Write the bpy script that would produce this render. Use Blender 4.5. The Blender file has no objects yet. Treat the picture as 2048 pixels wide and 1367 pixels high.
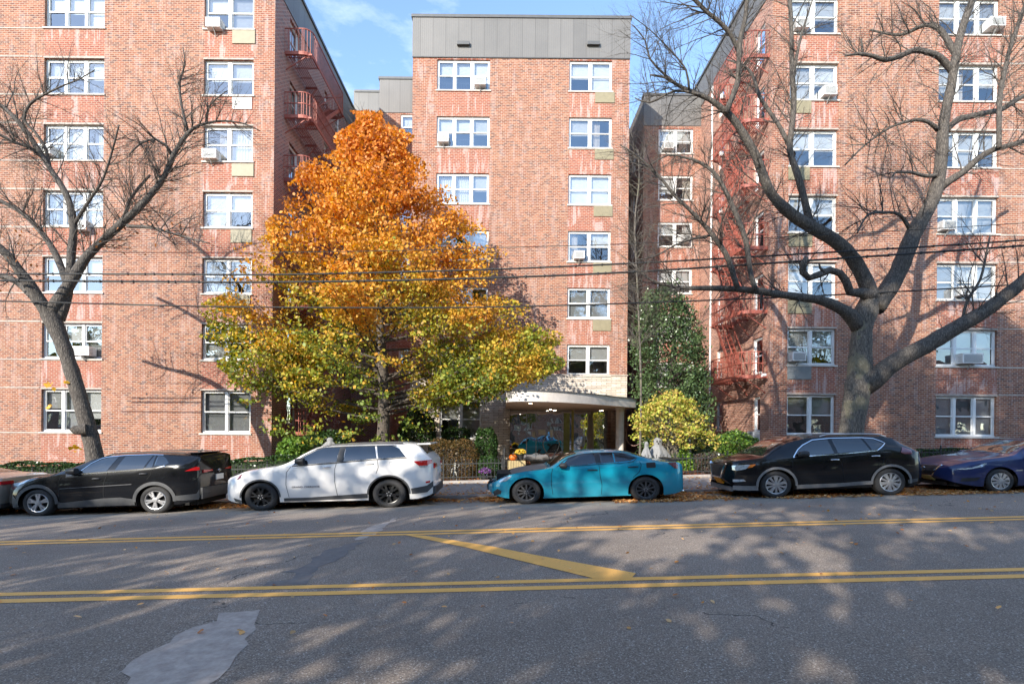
import bpy, math, random
import numpy as np
from mathutils import Vector, Matrix

# ---------------------------------------------------------------- camera, sky, sun, exposure
F = 1050.0; VX = 1010.0; VY = 856.0; TH = 0.009; CZ = 1.749; SL = 0.0335
scene = bpy.context.scene
cd = bpy.data.cameras.new("camera"); cam = bpy.data.objects.new("camera", cd)
scene.collection.objects.link(cam); scene.camera = cam
cd.sensor_width = 36; cd.lens = F/2048*36
cd.shift_x = (1024-VX)/2048; cd.shift_y = (VY-683.5)/2048
cd.clip_start = 0.1; cd.clip_end = 3000
cam.location = (0, 0, CZ); cam.rotation_euler = (math.radians(90), -TH, 0)

SUN_AZ = math.radians(33); SUN_EL = math.radians(24)
tosun = Vector((-math.sin(SUN_AZ)*math.cos(SUN_EL), -math.cos(SUN_AZ)*math.cos(SUN_EL), math.sin(SUN_EL)))
sd = bpy.data.lights.new("sun", 'SUN'); sd.energy = 2.85; sd.angle = math.radians(0.5); sd.color = (1, .93, .82)
sun = bpy.data.objects.new("sun", sd); scene.collection.objects.link(sun)
sun.rotation_euler = tosun.to_track_quat('Z', 'Y').to_euler(); sun.location = (-20, -30, 30)
world = bpy.data.worlds.new("World"); scene.world = world; world.use_nodes = True
wn = world.node_tree; wn.nodes.clear()
wo = wn.nodes.new('ShaderNodeOutputWorld'); bg = wn.nodes.new('ShaderNodeBackground')
sky = wn.nodes.new('ShaderNodeTexSky'); sky.sky_type = 'NISHITA'; sky.sun_disc = False
sky.sun_elevation = SUN_EL; sky.sun_rotation = math.atan2(tosun.x, tosun.y); sky.air_density = 1.0; sky.dust_density = .15; sky.ozone_density = 2.2
bg.inputs[1].default_value = 0.15
tc = wn.nodes.new('ShaderNodeTexCoord'); mp = wn.nodes.new('ShaderNodeMapping'); mp.inputs['Scale'].default_value = (1.2, 1.2, 3.2)
mp.inputs['Rotation'].default_value = (0.2, 0.35, 0.1)
nz = wn.nodes.new('ShaderNodeTexNoise'); nz.inputs['Scale'].default_value = 2.3; nz.inputs['Detail'].default_value = 8; nz.inputs['Roughness'].default_value = .62
rp = wn.nodes.new('ShaderNodeValToRGB'); rp.color_ramp.elements[0].position = .54; rp.color_ramp.elements[1].position = 1.0
rp.color_ramp.elements[1].color = (.75, .75, .75, 1)
mx = wn.nodes.new('ShaderNodeMix'); mx.data_type = 'RGBA'; mx.inputs['B'].default_value = (5.5, 5.7, 6.2, 1)
L = wn.links.new
L(tc.outputs['Generated'], mp.inputs[0]); L(mp.outputs[0], nz.inputs['Vector']); L(nz.outputs['Fac'], rp.inputs[0])
L(rp.outputs[0], mx.inputs['Factor']); L(sky.outputs[0], mx.inputs['A']); L(mx.outputs['Result'], bg.inputs[0]); L(bg.outputs[0], wo.inputs[0])
scene.view_settings.view_transform = 'Standard'; scene.view_settings.look = 'None'
scene.view_settings.exposure = 1.62; scene.view_settings.gamma = 1
scene.cycles.max_bounces = 8; scene.cycles.transparent_max_bounces = 12; scene.cycles.use_denoising = True

# ---------------------------------------------------------------- helpers
random.seed(7); rng = np.random.default_rng(7)
COL = scene.collection
def unroll(px, py):
    dx = px-VX; dy = py-VY
    return dx+TH*dy, dy-TH*dx
def W(px, py, Y):
    a, b = unroll(px, py)
    return Vector((a*Y/F, Y, CZ-b*Y/F))
def G(x): return SL*x
def roadz(x, y):
    if y < 7: return G(x)+.175
    return G(x)+.035*(12-y)
def Wroad(px, py, dz=0):
    Y = 8.0
    for _ in range(40):
        a, b = unroll(px, py)
        X = a*Y/F
        Y = .5*Y+.5*(CZ-roadz(X, Y)-dz)*F/b
    return Vector((a*Y/F, Y, roadz(a*Y/F, Y)+dz))
KERB = 13.7; WALK1 = 16.4
def walkz(x, y): return G(x)+.02+(y-KERB)*.022
def yardz(x, y): return G(x)+.09

wloc = {}
def tag(o, label=None, cat=None, group=None, kind=None):
    if label: o['label'] = label
    if cat: o['category'] = cat
    if group: o['group'] = group
    if kind: o['kind'] = kind
    return o
def empty(name, loc, label=None, cat=None, group=None, rot=None):
    o = bpy.data.objects.new(name, None); COL.objects.link(o); o.location = loc
    o.empty_display_size = .2
    if rot: o.rotation_euler = rot
    wloc[o] = Vector(loc)
    return tag(o, label, cat, group)
def link_mesh(name, me, parent=None, world=True):
    """parent's world position is taken off vertices that were written in world coordinates"""
    o = bpy.data.objects.new(name, me); COL.objects.link(o)
    if parent:
        o.parent = parent; wl = wloc.get(parent, Vector((0, 0, 0))); wloc[o] = wl
        if world: me.transform(Matrix.Translation(-wl))
    else: wloc[o] = Vector((0, 0, 0))
    return o
class MB:
    def __init__(s): s.v = []; s.f = []; s.m = []; s.c = []
    def vert(s, p): s.v.append(tuple(p)); return len(s.v)-1
    def face(s, idx, m=0): s.f.append(tuple(idx)); s.m.append(m)
    def poly(s, pts, m=0):
        i = len(s.v); s.v += [tuple(p) for p in pts]; s.face(range(i, i+len(pts)), m)
    def box(s, x0, x1, y0, y1, z0, z1, m=0, P=None):
        c = [(x, y, z) for z in (z0, z1) for y in (y0, y1) for x in (x0, x1)]
        if P: c = [P(*q) for q in c]
        i = len(s.v); s.v += [tuple(q) for q in c]
        for f in ((0,2,3,1),(4,5,7,6),(0,1,5,4),(2,6,7,3),(0,4,6,2),(1,3,7,5)): s.face([i+k for k in f], m)
    def bar(s, a, b, w, h=None, m=0, up=Vector((0,0,1))):
        a = Vector(a); b = Vector(b); h = h or w; d = (b-a).normalized()
        if abs(d.dot(up)) > .99: up = Vector((1, 0, 0))
        u = d.cross(up).normalized(); v = u.cross(d).normalized()
        i = len(s.v)
        for p in (a, b):
            for su, sv in ((-1,-1),(1,-1),(1,1),(-1,1)): s.v.append(tuple(p+u*su*w/2+v*sv*h/2))
        for f in ((3,2,1,0),(4,5,6,7),(0,1,5,4),(1,2,6,5),(2,3,7,6),(3,0,4,7)): s.face([i+k for k in f], m)
    def tube(s, pts, rad, n=6, m=0, cap=True):
        pts = [Vector(p) for p in pts]
        if not hasattr(rad, '__len__'): rad = [rad]*len(pts)
        prev = None; ring0 = None; u = None
        for k, p in enumerate(pts):
            d = (pts[min(k+1, len(pts)-1)]-pts[max(k-1, 0)])
            if d.length < 1e-7: d = Vector((0,0,1))
            d.normalize()
            if u is None: u = d.orthogonal().normalized()
            else:
                u = u-d*u.dot(d)
                if u.length < 1e-5: u = d.orthogonal()
                u.normalize()
            w = d.cross(u)
            i = len(s.v)
            for j in range(n):
                a = 2*math.pi*j/n
                s.v.append(tuple(p+(u*math.cos(a)+w*math.sin(a))*rad[k]))
            if prev is not None:
                for j in range(n): s.face((prev+j, prev+(j+1) % n, i+(j+1) % n, i+j), m)
            elif cap: s.face([i+j for j in range(n)][::-1], m)
            prev = i
        if cap: s.face([prev+j for j in range(n)], m)
    def lathe(s, prof, origin, axis='z', n=24, m=0, a0=0):
        """prof: list of (r, h); closed round"""
        o = Vector(origin); i0 = len(s.v)
        for r, h in prof:
            for j in range(n):
                a = 2*math.pi*j/n+a0; c, q = r*math.cos(a), r*math.sin(a)
                s.v.append(tuple(o+Vector((c, q, h) if axis == 'z' else (c, h, q))))
        for k in range(len(prof)-1):
            for j in range(n):
                a = i0+k*n+j; b = i0+k*n+(j+1) % n
                s.face((a, b, b+n, a+n) if axis == 'z' else (a, a+n, b+n, b), m)
    def build(s, name, mats, parent=None, world=True, smooth=False, bevel=0, cols=None):
        me = bpy.data.meshes.new(name); me.from_pydata(s.v, [], s.f)
        if not isinstance(mats, (list, tuple)): mats = [mats]
        for m in mats: me.materials.append(m)
        if any(s.m): me.polygons.foreach_set('material_index', s.m)
        if smooth: me.polygons.foreach_set('use_smooth', [True]*len(s.f))
        me.update()
        o = link_mesh(name, me, parent, world)
        if smooth and smooth != 'all':
            me.set_sharp_from_angle(angle=math.radians(smooth if smooth is not True else 35))
        if bevel:
            b = o.modifiers.new('bevel', 'BEVEL'); b.width = bevel; b.segments = 2; b.limit_method = 'ANGLE'
        return o

def quads_obj(name, P, mat, cols=None, parent=None, smooth=False, tri=False):
    """P: (n,k,3) array of separate k-gons -> one mesh; cols (n,3) per polygon"""
    n, k = P.shape[:2]
    me = bpy.data.meshes.new(name)
    wl = wloc.get(parent, Vector((0,0,0))) if parent else Vector((0,0,0))
    V = (P.reshape(-1, 3)-np.array(wl)).astype(np.float32)
    me.vertices.add(n*k); me.vertices.foreach_set('co', V.ravel())
    me.loops.add(n*k); me.loops.foreach_set('vertex_index', np.arange(n*k, dtype=np.int32))
    me.polygons.add(n); me.polygons.foreach_set('loop_start', np.arange(0, n*k, k, dtype=np.int32))
    me.update(calc_edges=True)
    if cols is not None:
        ca = me.color_attributes.new('Col', 'FLOAT_COLOR', 'POINT')
        c = np.ones((n*k, 4), np.float32); c[:, :3] = np.repeat(cols, k, axis=0); ca.data.foreach_set('color', c.ravel())
    me.materials.append(mat)
    o = bpy.data.objects.new(name, me); COL.objects.link(o)
    if parent: o.parent = parent; wloc[o] = wl
    else: wloc[o] = Vector((0,0,0))
    return o
def leaf_quads(C, size, jitter=.35, flat=0.0, aspect=.75, shape=6):
    """random leaf polygons (n,6,3) at centres C"""
    n = len(C)
    N = rng.normal(size=(n, 3)); N[:, 2] = np.abs(N[:, 2])+flat*3; N /= np.linalg.norm(N, axis=1)[:, None]
    A = rng.normal(size=(n, 3)); A -= (A*N).sum(1)[:, None]*N; A /= np.linalg.norm(A, axis=1)[:, None]
    B = np.cross(N, A)
    s = (size*(1+jitter*rng.uniform(-1, 1, n)))[:, None]
    if shape == 6:
        pt = [(-.5,0,0),(-.18,-.5,.06),(.22,-.38,.1),(.55,0,.02),(.22,.38,.1),(-.18,.5,.06)]
    elif shape == 5:      # lobed
        pt = [(-.5,0,0),(-.1,-.55,.1),(.5,-.3,.05),(.55,.35,.05),(-.1,.55,.1)]
    else: pt = [(-.5,-.5,0),(.5,-.5,0),(.5,.5,.0),(-.5,.5,0)]
    out = np.zeros((n, len(pt), 3))
    for i, (a, b, c) in enumerate(pt):
        out[:, i] = C+A*s*a+B*s*b*aspect+N*s*c
    return out

# ---------------------------------------------------------------- materials
def newmat(name):
    m = bpy.data.materials.new(name); m.use_nodes = True
    nt = m.node_tree; b = nt.nodes['Principled BSDF']
    return m, nt, b
def N(nt, t, **kw):
    n = nt.nodes.new(t)
    for k, v in kw.items():
        if k in n.inputs: n.inputs[k].default_value = v
        else: setattr(n, k, v)
    return n
def plain(name, col, rough=.6, metal=0, noise=.12, nscale=6, spec=.5, bump=0, coat=0):
    m, nt, b = newmat(name)
    b.inputs['Roughness'].default_value = rough; b.inputs['Metallic'].default_value = metal
    b.inputs['Specular IOR Level'].default_value = spec; b.inputs['Coat Weight'].default_value = coat
    if coat: b.inputs['Coat Roughness'].default_value = .03
    tc = N(nt, 'ShaderNodeTexCoord'); nz = N(nt, 'ShaderNodeTexNoise', Scale=nscale, Detail=6, Roughness=.6)
    nt.links.new(tc.outputs['Object'], nz.inputs['Vector'])
    mr = N(nt, 'ShaderNodeMapRange'); mr.inputs['To Min'].default_value = 1-noise; mr.inputs['To Max'].default_value = 1+noise
    mr.inputs['From Min'].default_value = .3; mr.inputs['From Max'].default_value = .7
    nt.links.new(nz.outputs['Fac'], mr.inputs['Value'])
    mu = N(nt, 'ShaderNodeVectorMath', operation='SCALE'); mu.inputs[0].default_value = col[:3]
    nt.links.new(mr.outputs[0], mu.inputs['Scale']); nt.links.new(mu.outputs[0], b.inputs['Base Color'])
    if bump:
        bp = N(nt, 'ShaderNodeBump', Strength=bump, Distance=.02); nt.links.new(nz.outputs['Fac'], bp.inputs['Height']); nt.links.new(bp.outputs[0], b.inputs['Normal'])
    return m
def ramp(nt, stops, interp='LINEAR'):
    r = nt.nodes.new('ShaderNodeValToRGB'); cr = r.color_ramp; cr.interpolation = interp
    while len(cr.elements) < len(stops): cr.elements.new(.5)
    for e, (p, c) in zip(cr.elements, stops): e.position = p; e.color = (*c, 1)
    return r
def mixc(nt, fac, a, b, mode='MIX'):
    m = nt.nodes.new('ShaderNodeMix'); m.data_type = 'RGBA'; m.blend_type = mode
    for s, v in (('Factor', fac), ('A', a), ('B', b)):
        if isinstance(v, bpy.types.NodeSocket): nt.links.new(v, m.inputs[s])
        elif s == 'Factor': m.inputs[s].default_value = v
        else: m.inputs[s].default_value = (*v, 1)
    return m.outputs['Result']
def mathn(nt, op, a, b=None):
    m = nt.nodes.new('ShaderNodeMath'); m.operation = op
    for i, v in enumerate((a, b)):
        if v is None: continue
        if isinstance(v, bpy.types.NodeSocket): nt.links.new(v, m.inputs[i])
        else: m.inputs[i].default_value = v
    return m.outputs[0]

def brickmat(name, cols, mortar, bw=.185, bh=.071, ms=.011, red=(.34,.075,.05), stains=True, rough=.85, flecks=True):
    m, nt, b = newmat(name); lk = nt.links.new
    tc = N(nt, 'ShaderNodeTexCoord'); sp = N(nt, 'ShaderNodeSeparateXYZ'); lk(tc.outputs['Object'], sp.inputs[0])
    u = mathn(nt, 'ADD', sp.outputs['X'], sp.outputs['Y'])
    cb = N(nt, 'ShaderNodeCombineXYZ'); lk(u, cb.inputs[0]); lk(sp.outputs['Z'], cb.inputs[1])
    br = N(nt, 'ShaderNodeTexBrick', Scale=1.0); lk(cb.outputs[0], br.inputs['Vector'])
    br.inputs['Brick Width'].default_value = bw; br.inputs['Row Height'].default_value = bh
    br.inputs['Mortar Size'].default_value = ms; br.inputs['Mortar Smooth'].default_value = .1; br.inputs['Bias'].default_value = 0
    br.inputs['Color1'].default_value = (0,0,0,1); br.inputs['Color2'].default_value = (1,1,1,1); br.inputs['Mortar'].default_value = (.5,.5,.5,1)
    r = ramp(nt, cols, 'CONSTANT'); lk(br.outputs['Color'], r.inputs[0])
    # broad drifts of tone
    n1 = N(nt, 'ShaderNodeTexNoise', Scale=.35, Detail=4, Roughness=.6); lk(cb.outputs[0], n1.inputs['Vector'])
    at = N(nt, 'ShaderNodeAttribute', attribute_name='Col')
    sepc = N(nt, 'ShaderNodeSeparateColor'); lk(at.outputs['Color'], sepc.inputs[0])
    n1f = mathn(nt, 'MULTIPLY', mathn(nt, 'SUBTRACT', n1.outputs['Fac'], .42), 2.0)
    base = r.outputs[0]
    redf = mathn(nt, 'MULTIPLY', sepc.outputs[0], .62)
    base = mixc(nt, redf, base, red) if red else base
    nv = N(nt, 'ShaderNodeTexNoise', Scale=3.5, Detail=8, Roughness=.7); lk(cb.outputs[0], nv.inputs['Vector'])
    mr = N(nt, 'ShaderNodeMapRange'); mr.inputs['From Min'].default_value = .25; mr.inputs['From Max'].default_value = .75; mr.inputs['To Min'].default_value = .7; mr.inputs['To Max'].default_value = 1.3
    lk(nv.outputs['Fac'], mr.inputs['Value'])
    sc = N(nt, 'ShaderNodeVectorMath', operation='SCALE'); lk(base, sc.inputs[0]); lk(mr.outputs[0], sc.inputs['Scale'])
    base = mixc(nt, mathn(nt, 'MULTIPLY', n1f, .30), sc.outputs[0], (.42,.19,.11) if red else (.6,.5,.4))
    c = mixc(nt, br.outputs['Fac'], base, mortar)
    if stains:   # white salt runs, strongest where attribute G is set (under the sills)
        mpn = N(nt, 'ShaderNodeMapping'); mpn.inputs['Scale'].default_value = (5, .6, 1); lk(cb.outputs[0], mpn.inputs[0])
        n2 = N(nt, 'ShaderNodeTexNoise', Scale=1.0, Detail=6, Roughness=.65); lk(mpn.outputs[0], n2.inputs['Vector'])
        n3 = N(nt, 'ShaderNodeTexNoise', Scale=.9, Detail=3); lk(cb.outputs[0], n3.inputs['Vector'])
        s = mathn(nt, 'MULTIPLY', mathn(nt, 'GREATER_THAN', n3.outputs['Fac'], .42), mathn(nt, 'MULTIPLY', mathn(nt, 'SUBTRACT', n2.outputs['Fac'], .52), 6))
        s = mathn(nt, 'MINIMUM', mathn(nt, 'MAXIMUM', s, 0), .34); s = mathn(nt, 'MULTIPLY', s, sepc.outputs[1])
        c = mixc(nt, s, c, (.62,.55,.53))
    lk(c, b.inputs['Base Color']); b.inputs['Roughness'].default_value = rough; b.inputs['Specular IOR Level'].default_value = .25
    bp = N(nt, 'ShaderNodeBump', Strength=.5, Distance=.01); bp.invert = True
    lk(br.outputs['Fac'], bp.inputs['Height']); lk(bp.outputs[0], b.inputs['Normal'])
    return m
M = {}
M['brick'] = brickmat('brick_wall_red', [(0,(.19,.066,.042)),(.14,(.27,.100,.056)),(.3,(.22,.078,.05)),(.45,(.31,.125,.073)),(.6,(.145,.062,.05)),(.7,(.26,.09,.05)),(.85,(.32,.15,.092)),(.94,(.12,.058,.052))], (.37,.265,.20))
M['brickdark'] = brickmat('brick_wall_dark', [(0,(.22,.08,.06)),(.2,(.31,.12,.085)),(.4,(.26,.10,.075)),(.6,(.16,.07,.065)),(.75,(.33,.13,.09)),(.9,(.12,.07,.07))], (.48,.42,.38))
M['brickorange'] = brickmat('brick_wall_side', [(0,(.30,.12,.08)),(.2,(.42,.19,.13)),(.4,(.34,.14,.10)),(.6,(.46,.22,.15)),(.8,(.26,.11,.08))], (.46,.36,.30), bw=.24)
M['whitebrick'] = brickmat('brick_cream', [(0,(.52,.45,.37)),(.25,(.60,.53,.44)),(.5,(.48,.41,.34)),(.75,(.66,.59,.50))], (.25,.22,.19), bw=.42, bh=.075, red=None, stains=False)
M['brownbrick'] = brickmat('brick_brown', [(0,(.20,.10,.07)),(.4,(.26,.14,.10)),(.7,(.16,.08,.06))], (.2,.16,.13), bw=.4, bh=.075, red=None, stains=False)

def metalpanel():
    m, nt, b = newmat('ribbed_metal_panel'); lk = nt.links.new
    tc = N(nt, 'ShaderNodeTexCoord'); sp = N(nt, 'ShaderNodeSeparateXYZ'); lk(tc.outputs['Object'], sp.inputs[0])
    u = mathn(nt, 'ADD', sp.outputs['X'], sp.outputs['Y'])
    fr = mathn(nt, 'FRACT', mathn(nt, 'MULTIPLY', u, 1/.55)); seam = mathn(nt, 'LESS_THAN', fr, .05)
    fr2 = mathn(nt, 'FRACT', mathn(nt, 'MULTIPLY', u, 1/.09)); rib = mathn(nt, 'LESS_THAN', fr2, .3)
    nz = N(nt, 'ShaderNodeTexNoise', Scale=1.2, Detail=5); lk(tc.outputs['Object'], nz.inputs['Vector'])
    c = mixc(nt, nz.outputs['Fac'], (.115,.11,.105), (.17,.16,.15))
    fl = N(nt, 'ShaderNodeMath', operation='FLOOR'); lk(mathn(nt, 'MULTIPLY', u, 1/.55), fl.inputs[0])
    wn_ = N(nt, 'ShaderNodeTexWhiteNoise'); wn_.noise_dimensions = '1D'; lk(fl.outputs[0], wn_.inputs['W'])
    c = mixc(nt, mathn(nt, 'MULTIPLY', wn_.outputs['Value'], .2), c, (.3,.28,.26))
    c = mixc(nt, mathn(nt, 'MULTIPLY', rib, .2), c, (.10,.095,.09)); c = mixc(nt, mathn(nt, 'MULTIPLY', seam, .6), c, (.08,.075,.07))
    lk(c, b.inputs['Base Color']); b.inputs['Roughness'].default_value = .55; b.inputs['Metallic'].default_value = .1
    bp = N(nt, 'ShaderNodeBump', Strength=.6, Distance=.02); lk(rib, bp.inputs['Height']); lk(bp.outputs[0], b.inputs['Normal'])
    return m
M['panel'] = metalpanel()
M['coping'] = plain('roof_coping', (.09,.09,.09), .5)
M['white'] = plain('white_window_frame', (.70,.70,.68), .4, noise=.05)
M['sill'] = plain('stone_sill', (.55,.51,.46), .8, noise=.2)
M['band'] = plain('stone_band', (.40,.34,.29), .85, noise=.25)
M['beige'] = plain('beige_metal_cover', (.24,.205,.125), .55, noise=.1)
M['greypanel'] = plain('grey_metal_cover', (.17,.18,.18), .5, noise=.12)
M['interior'] = plain('room_interior', (.10,.09,.085), .9, noise=.3, nscale=1.5)
M['blind'] = plain('white_blind', (.75,.74,.70), .8, noise=.05)
M['cream'] = plain('cream_curtain', (.62,.56,.47), .9, noise=.1, nscale=12)
M['greyblind'] = plain('grey_blind', (.50,.50,.49), .8, noise=.08)
M['acgrey'] = plain('ac_grille', (.38,.38,.37), .6, noise=.2, nscale=40)
M['black'] = plain('black_plastic', (.02,.02,.021), .5, noise=.2)
M['iron'] = plain('black_iron', (.025,.027,.028), .5, noise=.3, nscale=20)
M['redpaint'] = plain('red_oxide_paint', (.31,.082,.055), .6, noise=.3, nscale=9)
M['concrete'] = plain('pale_concrete', (.52,.49,.45), .85, noise=.18, nscale=3, bump=.15)
M['stucco'] = plain('canopy_stucco', (.62,.56,.50), .85, noise=.12, nscale=4)
M['soffit'] = plain('canopy_soffit', (.62,.45,.32), .8, noise=.06)
M['steel'] = plain('brushed_steel', (.65,.65,.65), .22, metal=1, noise=.05)
M['chrome'] = plain('chrome_trim', (.8,.8,.8), .12, metal=1, noise=.03)
M['yellowframe'] = plain('brass_mullion', (.42,.36,.10), .4, noise=.2, metal=.4)
M['wire'] = plain('cable_rubber', (.02,.02,.02), .7)
def glass(name, tint, refl, rough=.01):
    m = bpy.data.materials.new(name); m.use_nodes = True; nt = m.node_tree; nt.nodes.clear(); lk = nt.links.new
    out = N(nt, 'ShaderNodeOutputMaterial'); tr = N(nt, 'ShaderNodeBsdfTransparent'); tr.inputs[0].default_value = (*tint, 1)
    gl = N(nt, 'ShaderNodeBsdfGlossy', Roughness=rough); gl.inputs['Color'].default_value = (.9,.95,1,1)
    fr = N(nt, 'ShaderNodeFresnel', IOR=1.5)
    # slow waviness in old panes
    tc = N(nt, 'ShaderNodeTexCoord'); nz = N(nt, 'ShaderNodeTexNoise', Scale=1.7, Detail=1); lk(tc.outputs['Object'], nz.inputs['Vector'])
    bp = N(nt, 'ShaderNodeBump', Strength=.08, Distance=.1); lk(nz.outputs['Fac'], bp.inputs['Height']); lk(bp.outputs[0], gl.inputs['Normal'])
    f = mathn(nt, 'MINIMUM', mathn(nt, 'ADD', fr.outputs[0], refl), 1)
    mx = N(nt, 'ShaderNodeMixShader'); lk(f, mx.inputs[0]); lk(tr.outputs[0], mx.inputs[1]); lk(gl.outputs[0], mx.inputs[2]); lk(mx.outputs[0], out.inputs[0])
    return m
M['pane'] = glass('window_glass', (.80,.82,.84), .19)
M['doorglass'] = glass('entrance_glass', (.30,.36,.27), .62)
M['frosted'] = plain('frosted_green_glass', (.30,.33,.10), .2, noise=.2)
def leafmat(name, rough=.5, trans=.35):
    m = bpy.data.materials.new(name); m.use_nodes = True; nt = m.node_tree; nt.nodes.clear(); lk = nt.links.new
    out = N(nt, 'ShaderNodeOutputMaterial'); at = N(nt, 'ShaderNodeAttribute', attribute_name='Col')
    b = N(nt, 'ShaderNodeBsdfPrincipled', Roughness=rough); b.inputs['Specular IOR Level'].default_value = .35
    t = N(nt, 'ShaderNodeBsdfTranslucent'); lk(at.outputs['Color'], b.inputs['Base Color'])
    hs = N(nt, 'ShaderNodeHueSaturation', Saturation=1.15, Value=1.25); lk(at.outputs['Color'], hs.inputs['Color']); lk(hs.outputs[0], t.inputs[0])
    mx = N(nt, 'ShaderNodeMixShader'); mx.inputs[0].default_value = trans; lk(b.outputs[0], mx.inputs[1]); lk(t.outputs[0], mx.inputs[2]); lk(mx.outputs[0], out.inputs[0])
    return m
M['leaf'] = leafmat('autumn_leaf'); M['leafgloss'] = leafmat('glossy_leaf', .28, .15)
def barkmat(name, a, bcol, moss=None):
    m, nt, b = newmat(name); lk = nt.links.new
    tc = N(nt, 'ShaderNodeTexCoord'); mp_ = N(nt, 'ShaderNodeMapping'); mp_.inputs['Scale'].default_value = (9, 9, 3); lk(tc.outputs['Object'], mp_.inputs[0])
    nz0 = N(nt, 'ShaderNodeTexNoise', Scale=1.3, Detail=3); lk(tc.outputs['Object'], nz0.inputs['Vector'])
    va = N(nt, 'ShaderNodeVectorMath', operation='ADD'); lk(mp_.outputs[0], va.inputs[0]); lk(nz0.outputs['Color'], va.inputs[1])
    vo = N(nt, 'ShaderNodeTexVoronoi', Scale=2.6); vo.feature = 'DISTANCE_TO_EDGE'; lk(va.outputs[0], vo.inputs['Vector'])
    nz1 = N(nt, 'ShaderNodeTexNoise', Scale=2.4, Detail=8, Roughness=.7); lk(mp_.outputs[0], nz1.inputs['Vector'])
    hsum = mathn(nt, 'ADD', mathn(nt, 'MULTIPLY', vo.outputs['Distance'], .8), mathn(nt, 'MULTIPLY', nz1.outputs['Fac'], .9))
    r = ramp(nt, [(.35, a), (.75, bcol)]); lk(hsum, r.inputs[0]); c = r.outputs[0]
    class nz: outputs = {'Fac': hsum}
    if moss:
        n2 = N(nt, 'ShaderNodeTexNoise', Scale=1.1, Detail=5); lk(tc.outputs['Object'], n2.inputs['Vector'])
        f = mathn(nt, 'MULTIPLY', mathn(nt, 'GREATER_THAN', n2.outputs['Fac'], .55), .6); c = mixc(nt, f, c, moss)
    lk(c, b.inputs['Base Color']); b.inputs['Roughness'].default_value = .9
    bp = N(nt, 'ShaderNodeBump', Strength=.9, Distance=.03); lk(nz.outputs['Fac'], bp.inputs['Height']); lk(bp.outputs[0], b.inputs['Normal'])
    return m
M['bark'] = barkmat('grey_bark', (.05,.043,.037), (.19,.165,.135), (.17,.155,.10))
M['bark2'] = barkmat('dark_bark', (.035,.029,.025), (.14,.12,.10))
M['twig'] = plain('dark_twig', (.055,.038,.032), .9, noise=.3)
M['bark3'] = barkmat('maple_bark', (.045,.036,.03), (.14,.115,.09))
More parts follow.
